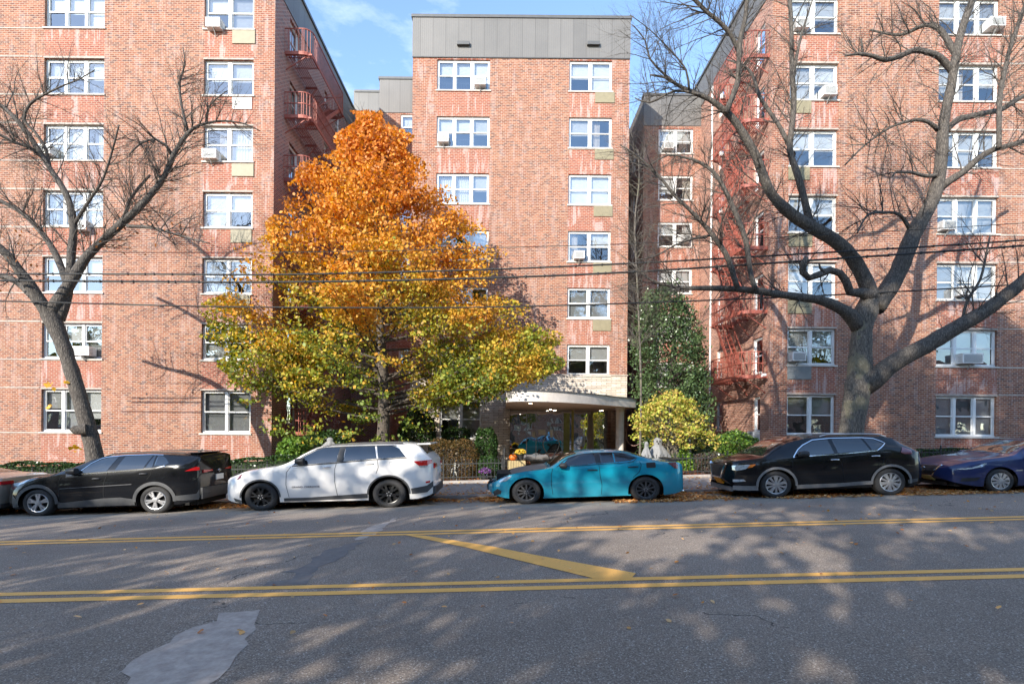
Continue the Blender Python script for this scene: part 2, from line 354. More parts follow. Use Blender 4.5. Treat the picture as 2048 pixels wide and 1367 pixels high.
def asphalt():
    m, nt, b = newmat('asphalt'); lk = nt.links.new
    tc = N(nt, 'ShaderNodeTexCoord')
    v = N(nt, 'ShaderNodeTexVoronoi', Scale=120.0); lk(tc.outputs['Object'], v.inputs['Vector'])
    n1 = N(nt, 'ShaderNodeTexNoise', Scale=75, Detail=5, Roughness=.8); lk(tc.outputs['Object'], n1.inputs['Vector'])
    n2 = N(nt, 'ShaderNodeTexNoise', Scale=.55, Detail=6, Roughness=.65); lk(tc.outputs['Object'], n2.inputs['Vector'])
    r1 = ramp(nt, [(.34, (.105,.083,.066)), (.5, (.240,.190,.150)), (.66, (.47,.39,.315))]); lk(n1.outputs['Fac'], r1.inputs[0])
    c = mixc(nt, mathn(nt, 'MULTIPLY', mathn(nt, 'GREATER_THAN', v.outputs['Color'], .84), .75), r1.outputs[0], (.58,.53,.47))
    mr = N(nt, 'ShaderNodeMapRange'); mr.inputs['From Min'].default_value = .3; mr.inputs['From Max'].default_value = .7; mr.inputs['To Min'].default_value = .85; mr.inputs['To Max'].default_value = 1.2
    lk(n2.outputs['Fac'], mr.inputs['Value']); sc = N(nt, 'ShaderNodeVectorMath', operation='SCALE'); lk(c, sc.inputs[0]); lk(mr.outputs[0], sc.inputs['Scale'])
    # dusty, paler and browner towards the gutter; long streaks along the lane
    sp = N(nt, 'ShaderNodeSeparateXYZ'); lk(tc.outputs['Object'], sp.inputs[0])
    g = N(nt, 'ShaderNodeMapRange'); g.inputs['From Min'].default_value = 11.3; g.inputs['From Max'].default_value = 12.4; g.inputs['To Max'].default_value = .6
    n4 = N(nt, 'ShaderNodeTexNoise', Scale=1.4, Detail=5); lk(tc.outputs['Object'], n4.inputs['Vector'])
    lk(mathn(nt, 'ADD', sp.outputs['Y'], mathn(nt, 'MULTIPLY', n4.outputs['Fac'], .9)), g.inputs['Value'])
    c = mixc(nt, g.outputs[0], sc.outputs[0], (.31,.27,.22))
    mp_ = N(nt, 'ShaderNodeMapping'); mp_.inputs['Scale'].default_value = (.12, 1.6, 1); lk(tc.outputs['Object'], mp_.inputs[0])
    n3 = N(nt, 'ShaderNodeTexNoise', Scale=1.5, Detail=5); lk(mp_.outputs[0], n3.inputs['Vector'])
    c = mixc(nt, mathn(nt, 'MULTIPLY', mathn(nt, 'SUBTRACT', n3.outputs['Fac'], .4), .35), c, (.15,.14,.135))
    # cracks
    vc = N(nt, 'ShaderNodeTexVoronoi', Scale=.35); vc.feature = 'DISTANCE_TO_EDGE'
    nd = N(nt, 'ShaderNodeTexNoise', Scale=1.5, Detail=4); lk(tc.outputs['Object'], nd.inputs['Vector'])
    va = N(nt, 'ShaderNodeVectorMath', operation='ADD'); lk(tc.outputs['Object'], va.inputs[0]); lk(nd.outputs['Color'], va.inputs[1]); lk(va.outputs[0], vc.inputs['Vector'])
    ck = mathn(nt, 'MULTIPLY', mathn(nt, 'LESS_THAN', vc.outputs['Distance'], .004), mathn(nt, 'GREATER_THAN', n2.outputs['Fac'], .56))
    c = mixc(nt, mathn(nt, 'MULTIPLY', ck, .7), c, (.02,.02,.02))
    lk(c, b.inputs['Base Color']); b.inputs['Roughness'].default_value = .85; b.inputs['Specular IOR Level'].default_value = .3
    bp = N(nt, 'ShaderNodeBump', Strength=1.0, Distance=.012); lk(n1.outputs['Fac'], bp.inputs['Height']); lk(bp.outputs[0], b.inputs['Normal'])
    return m
M['asphalt'] = asphalt()
def groundmat(name, a, bcol, scale=3, joints=0, dots=None):
    m, nt, b = newmat(name); lk = nt.links.new
    tc = N(nt, 'ShaderNodeTexCoord'); n1 = N(nt, 'ShaderNodeTexNoise', Scale=scale, Detail=9, Roughness=.72); lk(tc.outputs['Object'], n1.inputs['Vector'])
    r = ramp(nt, [(.3, a), (.7, bcol)]); lk(n1.outputs['Fac'], r.inputs[0]); c = r.outputs[0]
    if joints:
        sp = N(nt, 'ShaderNodeSeparateXYZ'); lk(tc.outputs['Object'], sp.inputs[0])
        j = mathn(nt, 'MAXIMUM', mathn(nt, 'LESS_THAN', mathn(nt, 'FRACT', mathn(nt, 'MULTIPLY', mathn(nt, 'ADD', sp.outputs['X'], 50), 1/joints)), .015),
                  mathn(nt, 'LESS_THAN', mathn(nt, 'FRACT', mathn(nt, 'MULTIPLY', sp.outputs['Y'], 1/joints)), .015))
        c = mixc(nt, mathn(nt, 'MULTIPLY', j, .7), c, (.06,.05,.045))
    lk(c, b.inputs['Base Color']); b.inputs['Roughness'].default_value = .9
    bp = N(nt, 'ShaderNodeBump', Strength=.4, Distance=.02); lk(n1.outputs['Fac'], bp.inputs['Height']); lk(bp.outputs[0], b.inputs['Normal'])
    return m
M['walk'] = groundmat('sidewalk_concrete', (.23,.19,.165), (.36,.31,.275), 5, joints=1.5)
M['soil'] = groundmat('garden_soil', (.035,.022,.015), (.13,.065,.04), 6)
M['kerb'] = groundmat('kerb_stone', (.22,.2,.18), (.38,.35,.32), 4)
M['patch1'] = groundmat('worn_concrete_patch', (.27,.22,.185), (.50,.42,.355), 9)
M['patch2'] = groundmat('dark_repair_patch', (.13,.115,.105), (.19,.172,.16), 9)
def paintmat():
    m, nt, b = newmat('yellow_road_paint'); lk = nt.links.new
    tc = N(nt, 'ShaderNodeTexCoord'); n1 = N(nt, 'ShaderNodeTexNoise', Scale=35, Detail=8, Roughness=.8); lk(tc.outputs['Object'], n1.inputs['Vector'])
    n2 = N(nt, 'ShaderNodeTexNoise', Scale=1.2, Detail=5); lk(tc.outputs['Object'], n2.inputs['Vector'])
    c = mixc(nt, n2.outputs['Fac'], (.78,.37,.07), (.84,.47,.13))
    w = mathn(nt, 'MULTIPLY', mathn(nt, 'GREATER_THAN', n1.outputs['Fac'], .60), .7)
    lk(mixc(nt, w, c, (.16,.13,.1)), b.inputs['Base Color']); b.inputs['Roughness'].default_value = .7
    return m
M['yellow'] = paintmat()

# ---------------------------------------------------------------- ground, road, pavement
def sheet(name, xs, ys, zf, mat, label=None):
    b = MB()
    for y in ys:
        for x in xs: b.v.append((x, y, zf(x, y)))
    n = len(xs)
    for j in range(len(ys)-1):
        for i in range(n-1): b.face((j*n+i, j*n+i+1, (j+1)*n+i+1, (j+1)*n+i))
    o = b.build(name, mat); o['kind'] = 'structure'
    return o
XS = list(np.linspace(-60, 60, 61))
def farz(x, y): return SL*max(-60, min(60, x))-.02-(.25 if abs(x) < 60.5 and -14 < y < 40 else 0)
sheet('ground', [-1500,-400,-120,-61,-60,-30,0,30,60,61,120,400,1500], [-1500,-300,-60,-14.5,-14,0,39,40,60,300,1500], farz, M['soil'])
sheet('road', XS, [-6,-3,0,2,3,4,5,6,7,8,9,10,11,12,13,KERB], roadz, M['asphalt'])
b = MB()
for y, dz in ((KERB, -.12), (KERB, .022), (KERB+.16, .026), (KERB+.16, -.1)):
    for x in XS: b.v.append((x, y, G(x)+dz))
n = len(XS)
for j in range(3):
    for i in range(n-1): b.face((j*n+i, j*n+i+1, (j+1)*n+i+1, (j+1)*n+i))
b.build('kerb', M['kerb'])['kind'] = 'structure'
sheet('sidewalk', XS, [KERB+.16, 14.6, 15.5, WALK1], walkz, M['walk'])
b = MB()
for y, dz in ((WALK1, -.05), (WALK1, .15), (WALK1+.12, .15), (WALK1+.12, -.05)):
    for x in XS: b.v.append((x, y, G(x)+dz))
for j in range(3):
    for i in range(n-1): b.face((j*n+i, j*n+i+1, (j+1)*n+i+1, (j+1)*n+i))
b.build('garden_kerb', M['kerb'])['kind'] = 'structure'
sheet('garden_ground', XS, [WALK1+.12, 18, 20, 24, 30, 39], yardz, M['soil'])
sheet('entrance_path', list(np.linspace(.3, 2.5, 5)), [WALK1-.02, 18, 20, 22, 24.2], lambda x, y: G(x)+.16, M['walk'])
sheet('near_sidewalk', XS, [-10,-8,-6.02], lambda x, y: G(x)+.28, M['walk'])
sheet('near_garden_ground', XS, [-14,-10.02], lambda x, y: G(x)+.28, M['soil'])

def strip(name, y0, y1, dz=.004):
    return sheet(name, XS, [y0, y1], lambda x, y: roadz(x, y)+dz, M['yellow'])
def ycen(px, py): return Wroad(px, py).y
for py0, py1 in ((1061.0, 1064.0), (1066.2, 1069.0), (1164.5, 1171.0), (1177.5, 1185.0)):
    # rows measured along the photograph's middle column
    ya = ycen(1024, py1-4.5); yb = ycen(1024, py0-4.5)
    strip('lane_line', ya, yb)
def road_poly(name, pts, mat, dz, sub=True):
    P = [Wroad(x, y, dz) for x, y in pts]; b = MB()
    if sub:  # ragged edge
        Q = []
        for i, p in enumerate(P):
            q = P[(i+1) % len(P)]; k = max(1, int((q-p).length/.12))
            for j in range(k):
                r = p.lerp(q, j/k); r.x += random.uniform(-.05, .05); r.y += random.uniform(-.035, .035); r.z = roadz(r.x, r.y)+dz; Q.append(r)
        P = Q
    b.poly(P); o = b.build(name, mat); o['kind'] = 'structure'
    import bmesh
    bm = bmesh.new(); bm.from_mesh(o.data)
    bmesh.ops.bisect_plane(bm, geom=bm.verts[:]+bm.edges[:]+bm.faces[:], plane_co=(0,7,0), plane_no=(0,1,0))
    for v in bm.verts: v.co.z = roadz(v.co.x, v.co.y)+dz
    bmesh.ops.triangulate(bm, faces=bm.faces)
    bm.normal_update()
    for f in bm.faces:
        if f.normal.z < 0: f.normal_flip()
    bm.to_mesh(o.data); bm.free()
    return o
road_poly('lane_hatching', [(806,1068),(850,1070),(1062,1107),(1272,1145),(1262,1156),(1190,1156),(1020,1115)], M['yellow'], .006, False)
road_poly('road_patch', [(445,1222),(530,1218),(522,1245),(490,1290),(450,1330),(405,1380),(245,1380),(280,1350),(238,1342),(290,1305),(330,1285),(380,1256),(430,1240)], M['patch1'], .0035)
road_poly('road_patch', [(775,1042),(803,1031),(762,1060),(738,1074),(700,1083),(735,1056)], M['patch1'], .0035)
road_poly('road_patch', [(700,1085),(728,1083),(690,1110),(640,1134),(612,1158),(606,1168),(535,1170),(540,1163),(575,1158),(585,1144),(565,1142),(600,1136),(640,1105)], M['patch2'], .0032)
# ---------------------------------------------------------------- buildings
class Frame:
    """wall plane: u along the wall, v up, n outwards"""
    def __init__(s, o, u, n): s.o = Vector(o); s.u = Vector(u); s.n = Vector(n)
    def P(s, u, v, n=0): return s.o+s.u*u+Vector((0,0,1))*v+s.n*n
def fbox(b, fr, u0, u1, v0, v1, n0, n1, m=0): b.box(u0, u1, v0, v1, n0, n1, m, P=fr.P)
def wall(name, fr, u0, u1, v0, v1, holes, mat, parent, attr=None, reveal=.14, room=1.6):
    """wall sheet with real openings, brick reveals and a dark room behind each"""
    us = sorted(set([u0, u1]+[h[0] for h in holes]+[h[1] for h in holes]))
    vs = sorted(set([v0, v1]+[h[2] for h in holes]+[h[3] for h in holes]))
    us = [u for u in us if u0 <= u <= u1]; vs = [v for v in vs if v0 <= v <= v1]
    V = []; Fc = []; Mi = []; C = []
    flip = fr.u.cross(Vector((0,0,1))).dot(fr.n) < 0
    def q(pts, m, c=(0,0,0)):
        i = len(V); V.extend([tuple(p) for p in pts]); Fc.append(tuple(range(i, i+4))[::(-1 if flip else 1)]); Mi.append(m); C.extend([c]*4)
    for a, c in zip(us, us[1:]):
        for d, e in zip(vs, vs[1:]):
            mu, mv = (a+c)/2, (d+e)/2
            if any(h[0] < mu < h[1] and h[2] < mv < h[3] for h in holes): continue
            q([fr.P(a,d), fr.P(c,d), fr.P(c,e), fr.P(a,e)], 0, attr(mu, mv) if attr else (0,0,0))
    for a, c, d, e in [h[:4] for h in holes]:
        for n0, n1, m in ((0, -reveal-.12, 0), (-reveal-.12, -room, 1)):
            q([fr.P(a,d,n0), fr.P(a,d,n1), fr.P(a,e,n1), fr.P(a,e,n0)][::-1], m); q([fr.P(c,d,n0), fr.P(c,d,n1), fr.P(c,e,n1), fr.P(c,e,n0)], m)
            q([fr.P(a,d,n0), fr.P(c,d,n0), fr.P(c,d,n1), fr.P(a,d,n1)][::-1], m); q([fr.P(a,e,n0), fr.P(c,e,n0), fr.P(c,e,n1), fr.P(a,e,n1)], m)
        q([fr.P(a,d,-room), fr.P(c,d,-room), fr.P(c,e,-room), fr.P(a,e,-room)], 1)
    me = bpy.data.meshes.new(name); me.from_pydata(V, [], Fc)
    me.materials.append(mat); me.materials.append(M['interior']); me.polygons.foreach_set('material_index', Mi)
    ca = me.color_attributes.new('Col', 'FLOAT_COLOR', 'POINT'); ca.data.foreach_set('color', [x for c in C for x in (*c, 1)])
    return link_mesh(name, me, parent)
def window(parent, fr, u0, u1, v0, v1, n, spec, sill=True, reveal=.10):
    """double-hung lites side by side: frame mesh > pane, blind(s)"""
    fw = .055; b = MB(); d0, d1 = -reveal-.07, -reveal+.0
    fbox(b, fr, u0, u1, v1-fw, v1, d0, d1); fbox(b, fr, u0, u1, v0, v0+fw, d0, d1+.02)
    fbox(b, fr, u0, u0+fw, v0+fw, v1-fw, d0, d1); fbox(b, fr, u1-fw, u1, v0+fw, v1-fw, d0, d1)
    iu0, iu1, iv0, iv1 = u0+fw, u1-fw, v0+fw, v1-fw
    w = (iu1-iu0-(n-1)*.10)/n; vm = iv0+(iv1-iv0)*.5
    for i in range(1, n):
        a = iu0+i*w+(i-1)*.10; fbox(b, fr, a, a+.10, iv0, iv1, d0, d1+.015)
    s = .032
    for i in range(n):
        a = iu0+i*(w+.10); c = a+w
        fbox(b, fr, a, c, vm-.022, vm+.022, d0+.01, d1-.012)
        for (x0, x1, y0, y1, dd) in ((a, a+s, vm+.022, iv1, -.012), (c-s, c, vm+.022, iv1, -.012), (a+s, c-s, iv1-s, iv1, -.012),
                                     (a, a+s, iv0, vm-.022, -.03), (c-s, c, iv0, vm-.022, -.03), (a+s, c-s, iv0, iv0+s, -.03)):
            fbox(b, fr, x0, x1, y0, y1, d0+.01, d1+dd)
    if sill: fbox(b, fr, u0-.05, u1+.05, v0-.055, v0-.002, -.12, .045, 1)
    o = b.build('window', [M['white'], M['sill']], parent)
    g = MB(); g.poly([fr.P(iu0,iv0,d0+.025), fr.P(iu1,iv0,d0+.025), fr.P(iu1,iv1,d0+.025), fr.P(iu0,iv1,d0+.025)])
    g.build('pane', M['pane'], o)
    for i in range(n):
        a = iu0+i*(w+.10); c = a+w
        kind = spec[i % len(spec)]; r = random.random()
        k = MB(); nn = d0-.07
        if kind == 'b' or kind == 'h' or kind == 'g':      # roller or slatted blind down to some height
            lo = {'b': iv0+(iv1-iv0)*random.choice([.0, .0, .45, .5, .55, .3]), 'h': vm-.02, 'g': iv0}[kind]
            m = M['greyblind'] if kind == 'g' else M['blind']
            if random.random() < .5:
                z = iv1
                while z > lo+.02:
                    k.poly([fr.P(a-.04,z-.045,nn-.02), fr.P(c+.04,z-.045,nn-.02), fr.P(c+.04,z,nn), fr.P(a-.04,z,nn)]); z -= .05
            else: fbox(k, fr, a-.04, c+.04, lo, iv1+.02, nn-.01, nn)
            k.build('blind', m, o)
        elif kind == 'c' or kind == 'w':    # gathered curtain
            N_ = 26; side = random.choice([0, 1, 2]); f0, f1 = (0, 1) if side == 2 else ((0, .5) if side else (.5, 1))
            if kind == 'w': f0, f1 = 0, 1
            pts = []
            for j in range(N_+1):
                t = f0+(f1-f0)*j/N_; pts.append((a-.03+(c-a+.06)*t, nn-.05+.025*math.sin(j*1.9+r*6)))
            for (x0, y0), (x1, y1) in zip(pts, pts[1:]):
                k.poly([fr.P(x0,iv0-.02,y0), fr.P(x1,iv0-.02,y1), fr.P(x1,iv1+.02,y1), fr.P(x0,iv1+.02,y0)])
            k.build('curtain', M['blind'] if kind == 'w' or r < .5 else M['cream'], o, smooth='all')
        elif kind == 'v':    # window guard bars low inside, and a short shade
            for j in range(6):
                x = a+(c-a)*(j+.5)/6; fbox(k, fr, x-.008, x+.008, iv0, iv0+.38, nn-.01, nn)
            fbox(k, fr, a, c, iv0+.36, iv0+.38, nn-.012, nn+.002); k.build('guard_bars', M['iron'], o)
            k = MB(); fbox(k, fr, a-.04, c+.04, vm+.1*r, iv1+.02, nn-.03, nn-.02); k.build('blind', M['blind'], o)
    return o
acn = [0]
def air_con(fr, u, v, label, w=.52, h=.33, out=.25, group='window air conditioners', support=True):
    root = empty('air_conditioner', fr.P(u, v, 0), label, 'air conditioner', group)
    b = MB(); fbox(b, fr, u-w/2, u+w/2, v, v+h, -.12, out); fbox(b, fr, u-w/2-.01, u+w/2+.01, v+h-.02, v+h+.006, -.1, out+.008)
    b.build('casing', M['white'], root, bevel=.008)
    g = MB(); fbox(g, fr, u-w/2+.04, u+w/2-.04, v+.035, v+h-.045, out+.0005, out+.004)
    for j in range(7): fbox(g, fr, u-w/2+.05, u+w/2-.05, v+.05+j*.035, v+.06+j*.035, out+.004, out+.011)
    g.build('rear_grille', M['acgrey'], root)
    s = MB()
    for j in range(5):
        fbox(s, fr, u-w/2-.006, u-w/2-.001, v+.06+j*.045, v+.075+j*.045, .05, out-.04); fbox(s, fr, u+w/2+.001, u+w/2+.006, v+.06+j*.045, v+.075+j*.045, .05, out-.04)
    s.build('side_louvre', M['acgrey'], root)
    if support:
        s = MB(); s.bar(fr.P(u, v-.012, out-.06), fr.P(u, v-.2, .005), .025); s.bar(fr.P(u, v-.012, -.02), fr.P(u, v-.012, out-.02), .03, .02); s.build('bracket', M['acgrey'], root)
def cover(parent, fr, u0, u1, v0, v1, mat, kind='vent_cover'):
    b = MB(); fbox(b, fr, u0, u1, v0, v1, .0, .035)
    if kind == 'vent_grille':
        for j in range(5):
            z = v0+.05+j*(v1-v0-.06)/5; fbox(b, fr, u0+.05, u1-.05, z, z+.025, .035, .045, 1)
        fbox(b, fr, (u0+u1)/2-.02, (u0+u1)/2+.02, v0+.03, v1-.03, .045, .052)
    b.build(kind, [mat, M['greyblind']], parent, bevel=.006)
ORD = ['ground floor', 'second floor', 'third floor', 'fourth floor', 'fifth floor', 'sixth floor', 'seventh floor']
Yw, Yc, Yr = 19.4, 22.65, 26.5
def uu(dx, Y): return dx*Y/F
def vv(dy, Y): return CZ-dy*Y/F
def spandrel(cols):
    def f(u, v):
        for a, c in cols:
            if a <= u <= c: return (.9, 1, 0)
            if a-.6 < u < c+.6: return (.25, .6, 0)
        return (0, .35, 0)
    return f
TOP = 19.5; PB_W = 18.05
def coping(b, fr, u0, u1, z): fbox(b, fr, u0-.05, u1+.05, z-.09, z+.03, -.3, .07, 0)

# ---- left wing
random.seed(11)
LX = uu(-467, Yw)    # its right-hand corner
LEFTU = -22.0
bl = empty('apartment_building', (LX-5, Yw, G(LX-5)), 'long brick apartment wing on the left, fully sunlit, bare tree in front', 'apartment building')
fl = Frame((0, Yw, 0), (1,0,0), (0,-1,0))
A0, A1, B0, B1 = uu(-928,Yw), uu(-808,Yw), uu(-608.5,Yw), uu(-509.5,Yw)
rows = [(-731.7+132.3*k, 71 if k < 5 else 85) for k in range(-1, 6)]
holes = []
for t, h in rows:
    for a, c in ((A0, A1), (B0, B1)): holes.append((a, c, vv(t+h, Yw), vv(t, Yw)))
gap = [(A0-8.3, A1-8.6, *h[2:]) for h in holes[::2]]
wall('front_wall', fl, LEFTU, LX, -1.2, PB_W, holes+gap, M['brick'], bl, spandrel([(A0, A1), (B0, B1), (A0-8.3, A1-8.6)]), reveal=.1)
specA = ['bbb', 'bvv', 'cbc', 'cbb', 'bcb', 'bbg', 'bgb']; specB = ['bg', 'hb', 'cw', 'bb', 'bb', 'bb', 'gg']
for k, (t, h) in enumerate(rows):
    v0, v1 = vv(t+h, Yw), vv(t, Yw)
    window(bl, fl, A0, A1, v0, v1, 3, specA[k]); window(bl, fl, B0, B1, v0, v1, 2, specB[k])
    window(bl, fl, A0-8.3, A1-8.6, v0, v1, 3, 'bcg')
    for q in ((A1-8.5, A0-.06, v0-.057, v0-.013, .012), (A1-8.5, A0-.06, v1+.028, v1+.072, .012), (A0-.02, A1+.02, v1+.002, v1+.07, .01), (B0-.02, B1+.02, v1+.002, v1+.06, .01)):
        b = MB(); fbox(b, fl, q[0], q[1], q[2], q[3], -.02, q[4]); b.build('stone_band', M['band'], bl)
def dyl(py, px=0, ): return unroll(px, py)[1]
for (x0, x1, y0, y1, m, kd) in ((465,511,62,88,'beige','vent_cover'),(466,504,196,219,'white','vent_grille'),(464,508,328,353,'beige','vent_cover'),(462,504,460,485,'beige','vent_cover'),(457,501,590,614,'beige','vent_cover'),(455,499,725,749,'beige','vent_cover')):
    p = W(x0, y1, Yw); q = W(x1, y0, Yw); cover(bl, fl, p.x, q.x, p.z, q.z, M[m], kd)
b = MB(); fbox(b, fl, LEFTU, LX, PB_W, TOP, -.3, .02); b.box(LX-.3, LX+.03, Yw+.0, 29.5, PB_W, TOP)
b.box(LEFTU+.05, LX-.31, Yw+.35, 29.4, TOP-.9, TOP-.7); b.build('metal_parapet', M['panel'], bl)
b = MB(); coping(b, fl, LEFTU, LX+.03, TOP); b.box(LX-.33, LX+.09, Yw+.31, 29.5, TOP-.088, TOP+.031)
b.build('roof_coping', M['coping'], bl)
fls = Frame((LX, 0, 0), (0,1,0), (1,0,0))
sideh = []
for k in range(6):
    t = vv(rows[k+0][0]-10, Yw)+0.0
zl = [16.2-2.445*k for k in range(7)]       # balcony levels
for z in zl:
    sideh += [(20.75, 21.75, z+.28, z+1.68), (26.3, 27.1, z+.2, z+1.5), (24.7, 25.2, z+.6, z+1.4)]
wall('side_wall', fls, Yw, 29.5, -1.2, PB_W, sideh, M['brickdark'], bl)
for i, h in enumerate(sideh): window(bl, fls, *h, 1, random.choice(['b', 'c', 'h']), sill=False)
b = MB(); b.box(LEFTU, LX-.02, 29.3, 29.5, -1.2, TOP); b.box(LEFTU, LEFTU+.1, Yw, 29.3, -1.2, TOP); b.build('rear_wall', M['brickdark'], bl)
air_con(fl, W(433,0,Yw).x, W(0,56,Yw).z-.06, 'white air conditioner with a loose bracket in the highest right-hand window of the left wing')
air_con(fl, W(100,0,Yw).x, W(100,313,Yw).z, 'white air conditioner at the left edge of a three-part window, third row down, left wing')
air_con(fl, W(428,0,Yw).x, W(428,322,Yw).z, 'white air conditioner in the window above the middle beige cover, left wing')
air_con(fl, W(178,0,Yw).x, W(178,712,Yw).z, 'white air conditioner just right of the leaning tree trunk, left wing', w=.62)
air_con(fl, W(172,0,Yw).x, W(172,458,Yw).z-.1, 'air conditioner behind bare twigs in the fourth three-part window, left wing')

# ---- centre block
random.seed(5)
CX0 = W(824, 300, Yc).x; CX1 = W(1258, 300, Yc).x
bc = empty('apartment_building', ((CX0+CX1)/2, Yc, G(0)), 'central brick block with grey metal parapet, cream brick base and curved entrance canopy', 'apartment building')
fc = Frame((0, Yc, 0), (1,0,0), (0,-1,0))
PB_C = vv(-740.5, Yc)
C0, C1, D0, D1 = uu(-142,Yc), uu(-36.5,Yc), uu(122.5,Yc), uu(208,Yc)
BAND0, BAND1 = W(1100, 806, Yc).z, W(1100, 750, Yc).z   # cream band
holes = []
for k in range(6):
    v1 = vv(-736+113.5*k, Yc); v0 = vv(-736+113.5*k+61, Yc); holes += [(C0, C1, v0, v1), (D0, D1, v0, v1)]
wall('front_wall', fc, CX0, CX1, BAND1, PB_C, holes, M['brick'], bc, spandrel([(C0, C1), (D0, D1)]), reveal=.08)
specC = ['vvb', 'bvh', 'wch', 'bcb', 'bbc', 'ccb']; specD = ['hb', 'bc', 'bb', 'cv', 'gg', 'bb']
for k in range(6):
    window(bc, fc, *holes[2*k], 3, specC[k], reveal=.07); window(bc, fc, *holes[2*k+1], 2, specD[k], reveal=.07)
for y0, y1, x0, x1 in ((185,206,1190,1229),(298,319,1189,1227),(412,433,1187,1225),(525,547,1186,1223),(640,661,1185,1222)):
    p = W(x0, y1, Yc); q = W(x1, y0, Yc); cover(bc, fc, p.x, q.x, p.z, q.z, M['beige'])
b = MB(); fbox(b, fc, CX0-.02, CX1+.02, PB_C, TOP, -.3, .03); b.box(CX0-.03, CX0+.3, Yc+.3, 31, PB_C, TOP); b.box(CX1-.3, CX1+.03, Yc+.3, 31, PB_C, TOP)
b.box(CX0+.31, CX1-.31, Yc+.31, 31, TOP-.9, TOP-.7)
b.build('metal_parapet', M['panel'], bc)
b = MB(); coping(b, fc, CX0-.02, CX1+.02, TOP); b.box(CX0-.08, CX0+.3, Yc+.31, 31, TOP-.088, TOP+.031); b.box(CX1-.3, CX1+.08, Yc+.31, 31, TOP-.088, TOP+.031)
fbox(b, fc, CX0-.01, CX1+.01, PB_C-.03, PB_C+.01, .0, .045)
b.build('roof_coping', M['coping'], bc)
for x in (927, 1186):
    p = W(x, 93, Yc); b = MB(); i = len(b.v)
    fbox(b, fc, p.x-.27, p.x+.27, p.z-.02, p.z+.13, .03, .16); b.build('parapet_vent', M['coping'], bc, bevel=.01)
fcl = Frame((CX0, 0, 0), (0,1,0), (-1,0,0)); fcr = Frame((CX1, 0, 0), (0,1,0), (1,0,0))
wall('side_wall', fcl, Yc, 31, -1, PB_C, [], M['brickorange'], bc)
sh = [(24.1, 25.0, vv(-736+113.5*k+61, Yc), vv(-736+113.5*k, Yc)) for k in range(6)]
wall('side_wall', fcr, Yc, 31, -1, PB_C, sh, M['brickdark'], bc)
for h in sh: window(bc, fcr, *h, 1, 'b', sill=False)
# cream brick band and base with the ground-floor window, then the recessed entrance
PX = W(1020, 880, Yc).x     # right edge of the pier
ex1 = CX1-.0; ZB = -1.0
E0, E1 = W(879, 830, Yc).x, W(963, 830, Yc).x; ev0, ev1 = W(920, 877, Yc).z, W(920, 799, Yc).z
wall('cream_brick_base', fc, CX0, PX, ZB, BAND0, [(E0, E1, ev0, ev1)], M['whitebrick'], bc, reveal=.08)
window(bc, fc, E0, E1, ev0, ev1, 2, 'hg', reveal=.07)
b = MB(); fbox(b, fc, CX0-.002, CX1+.002, BAND0, BAND1, -.28, .012); b.build('cream_brick_band', M['whitebrick'], bc)
b = MB(); fbox(b, fc, CX0-.04, CX1+.04, BAND1, BAND1+.05, -.1, .05); b.build('stone_band', M['band'], bc)
YG = 24.3
SOF = CZ+.856
b = MB(); b.box(PX-.02, PX, Yc, YG+.3, ZB, BAND0); b.box(CX0, PX-.02, YG+.2, YG+.3, ZB, BAND0); b.build('entrance_side_wall', M['whitebrick'], bc)
GX1 = 4.75
b = MB(); b.box(GX1, CX1-.01, YG, YG+.3, ZB, SOF-.01); b.box(CX1-.35, CX1-.01, Yc+.02, YG, ZB, SOF-.01); b.build('entrance_side_wall', M['brownbrick'], bc)
b = MB(); b.box(PX, CX1, Yc+.02, YG+2.9, SOF, SOF+.1); b.build('porch_ceiling', M['soffit'], bc)
b = MB(); b.box(PX, GX1, YG+2.8, YG+2.9, ZB, SOF); b.box(PX, GX1, YG, YG+2.8, ZB, G(2)+.17); b.build('lobby_wall', M['interior'], bc)
gb = G(2)+.17
g = MB(); g.poly([(PX, YG, gb), (GX1, YG, gb), (GX1, YG, SOF), (PX, YG, SOF)]); ge = g.build('entrance_glazing', M['doorglass'], bc)
b = MB()
for px, w_, m in ((1053, .03, 0), (1145, .10, 1), (1072, .02, 0), (1124, .025, 0)):
    x = W(px, 880, YG).x; b.box(x-w_/2, x+w_/2, YG-.05, YG-.004, gb, SOF, m)
b.box(PX, GX1, YG-.05, YG-.004, gb, gb+.06, 0)
x0, x1 = W(1127, 880, YG).x, W(1139, 880, YG).x; b.box(x0, x1, YG-.02, YG-.005, gb+.07, SOF-.12, 2)
b.build('mullion', [M['steel'], M['yellowframe'], M['frosted']], ge)
for sgn, cx in ((-1, 1098), (1, 1107)):
    pts = []
    for j in range(25):
        t = j/24; y = 851+t*69
        off = {0: 0}.get(0) or 0
        xo = 8.5*math.cos(t*math.pi*2*.98)*(.35+.65*t if t > .5 else .55)
        px = 1102.5+sgn*(5.5-xo*.0+(-6.0)*math.cos(2*math.pi*(t*.93+.02))*(-1 if False else 1)*(1 if t < .5 else 1.25)+3.5)
        p = W(px, y, YG-.12); pts.append(p)
    b = MB(); b.tube(pts, .016, 8); b.build('door_handle', M['steel'], bc, smooth='all')
for px0, px1, py0, py1 in ((1077,1091,859,869),(1100,1106,859,874),(1064,1071,862,872)):
    b = MB(); p, q = W(px0, py1, YG), W(px1, py0, YG); b.box(p.x, q.x, YG-.012, YG-.006, p.z, q.z); b.build('paper_notice', M['blind'], ge)
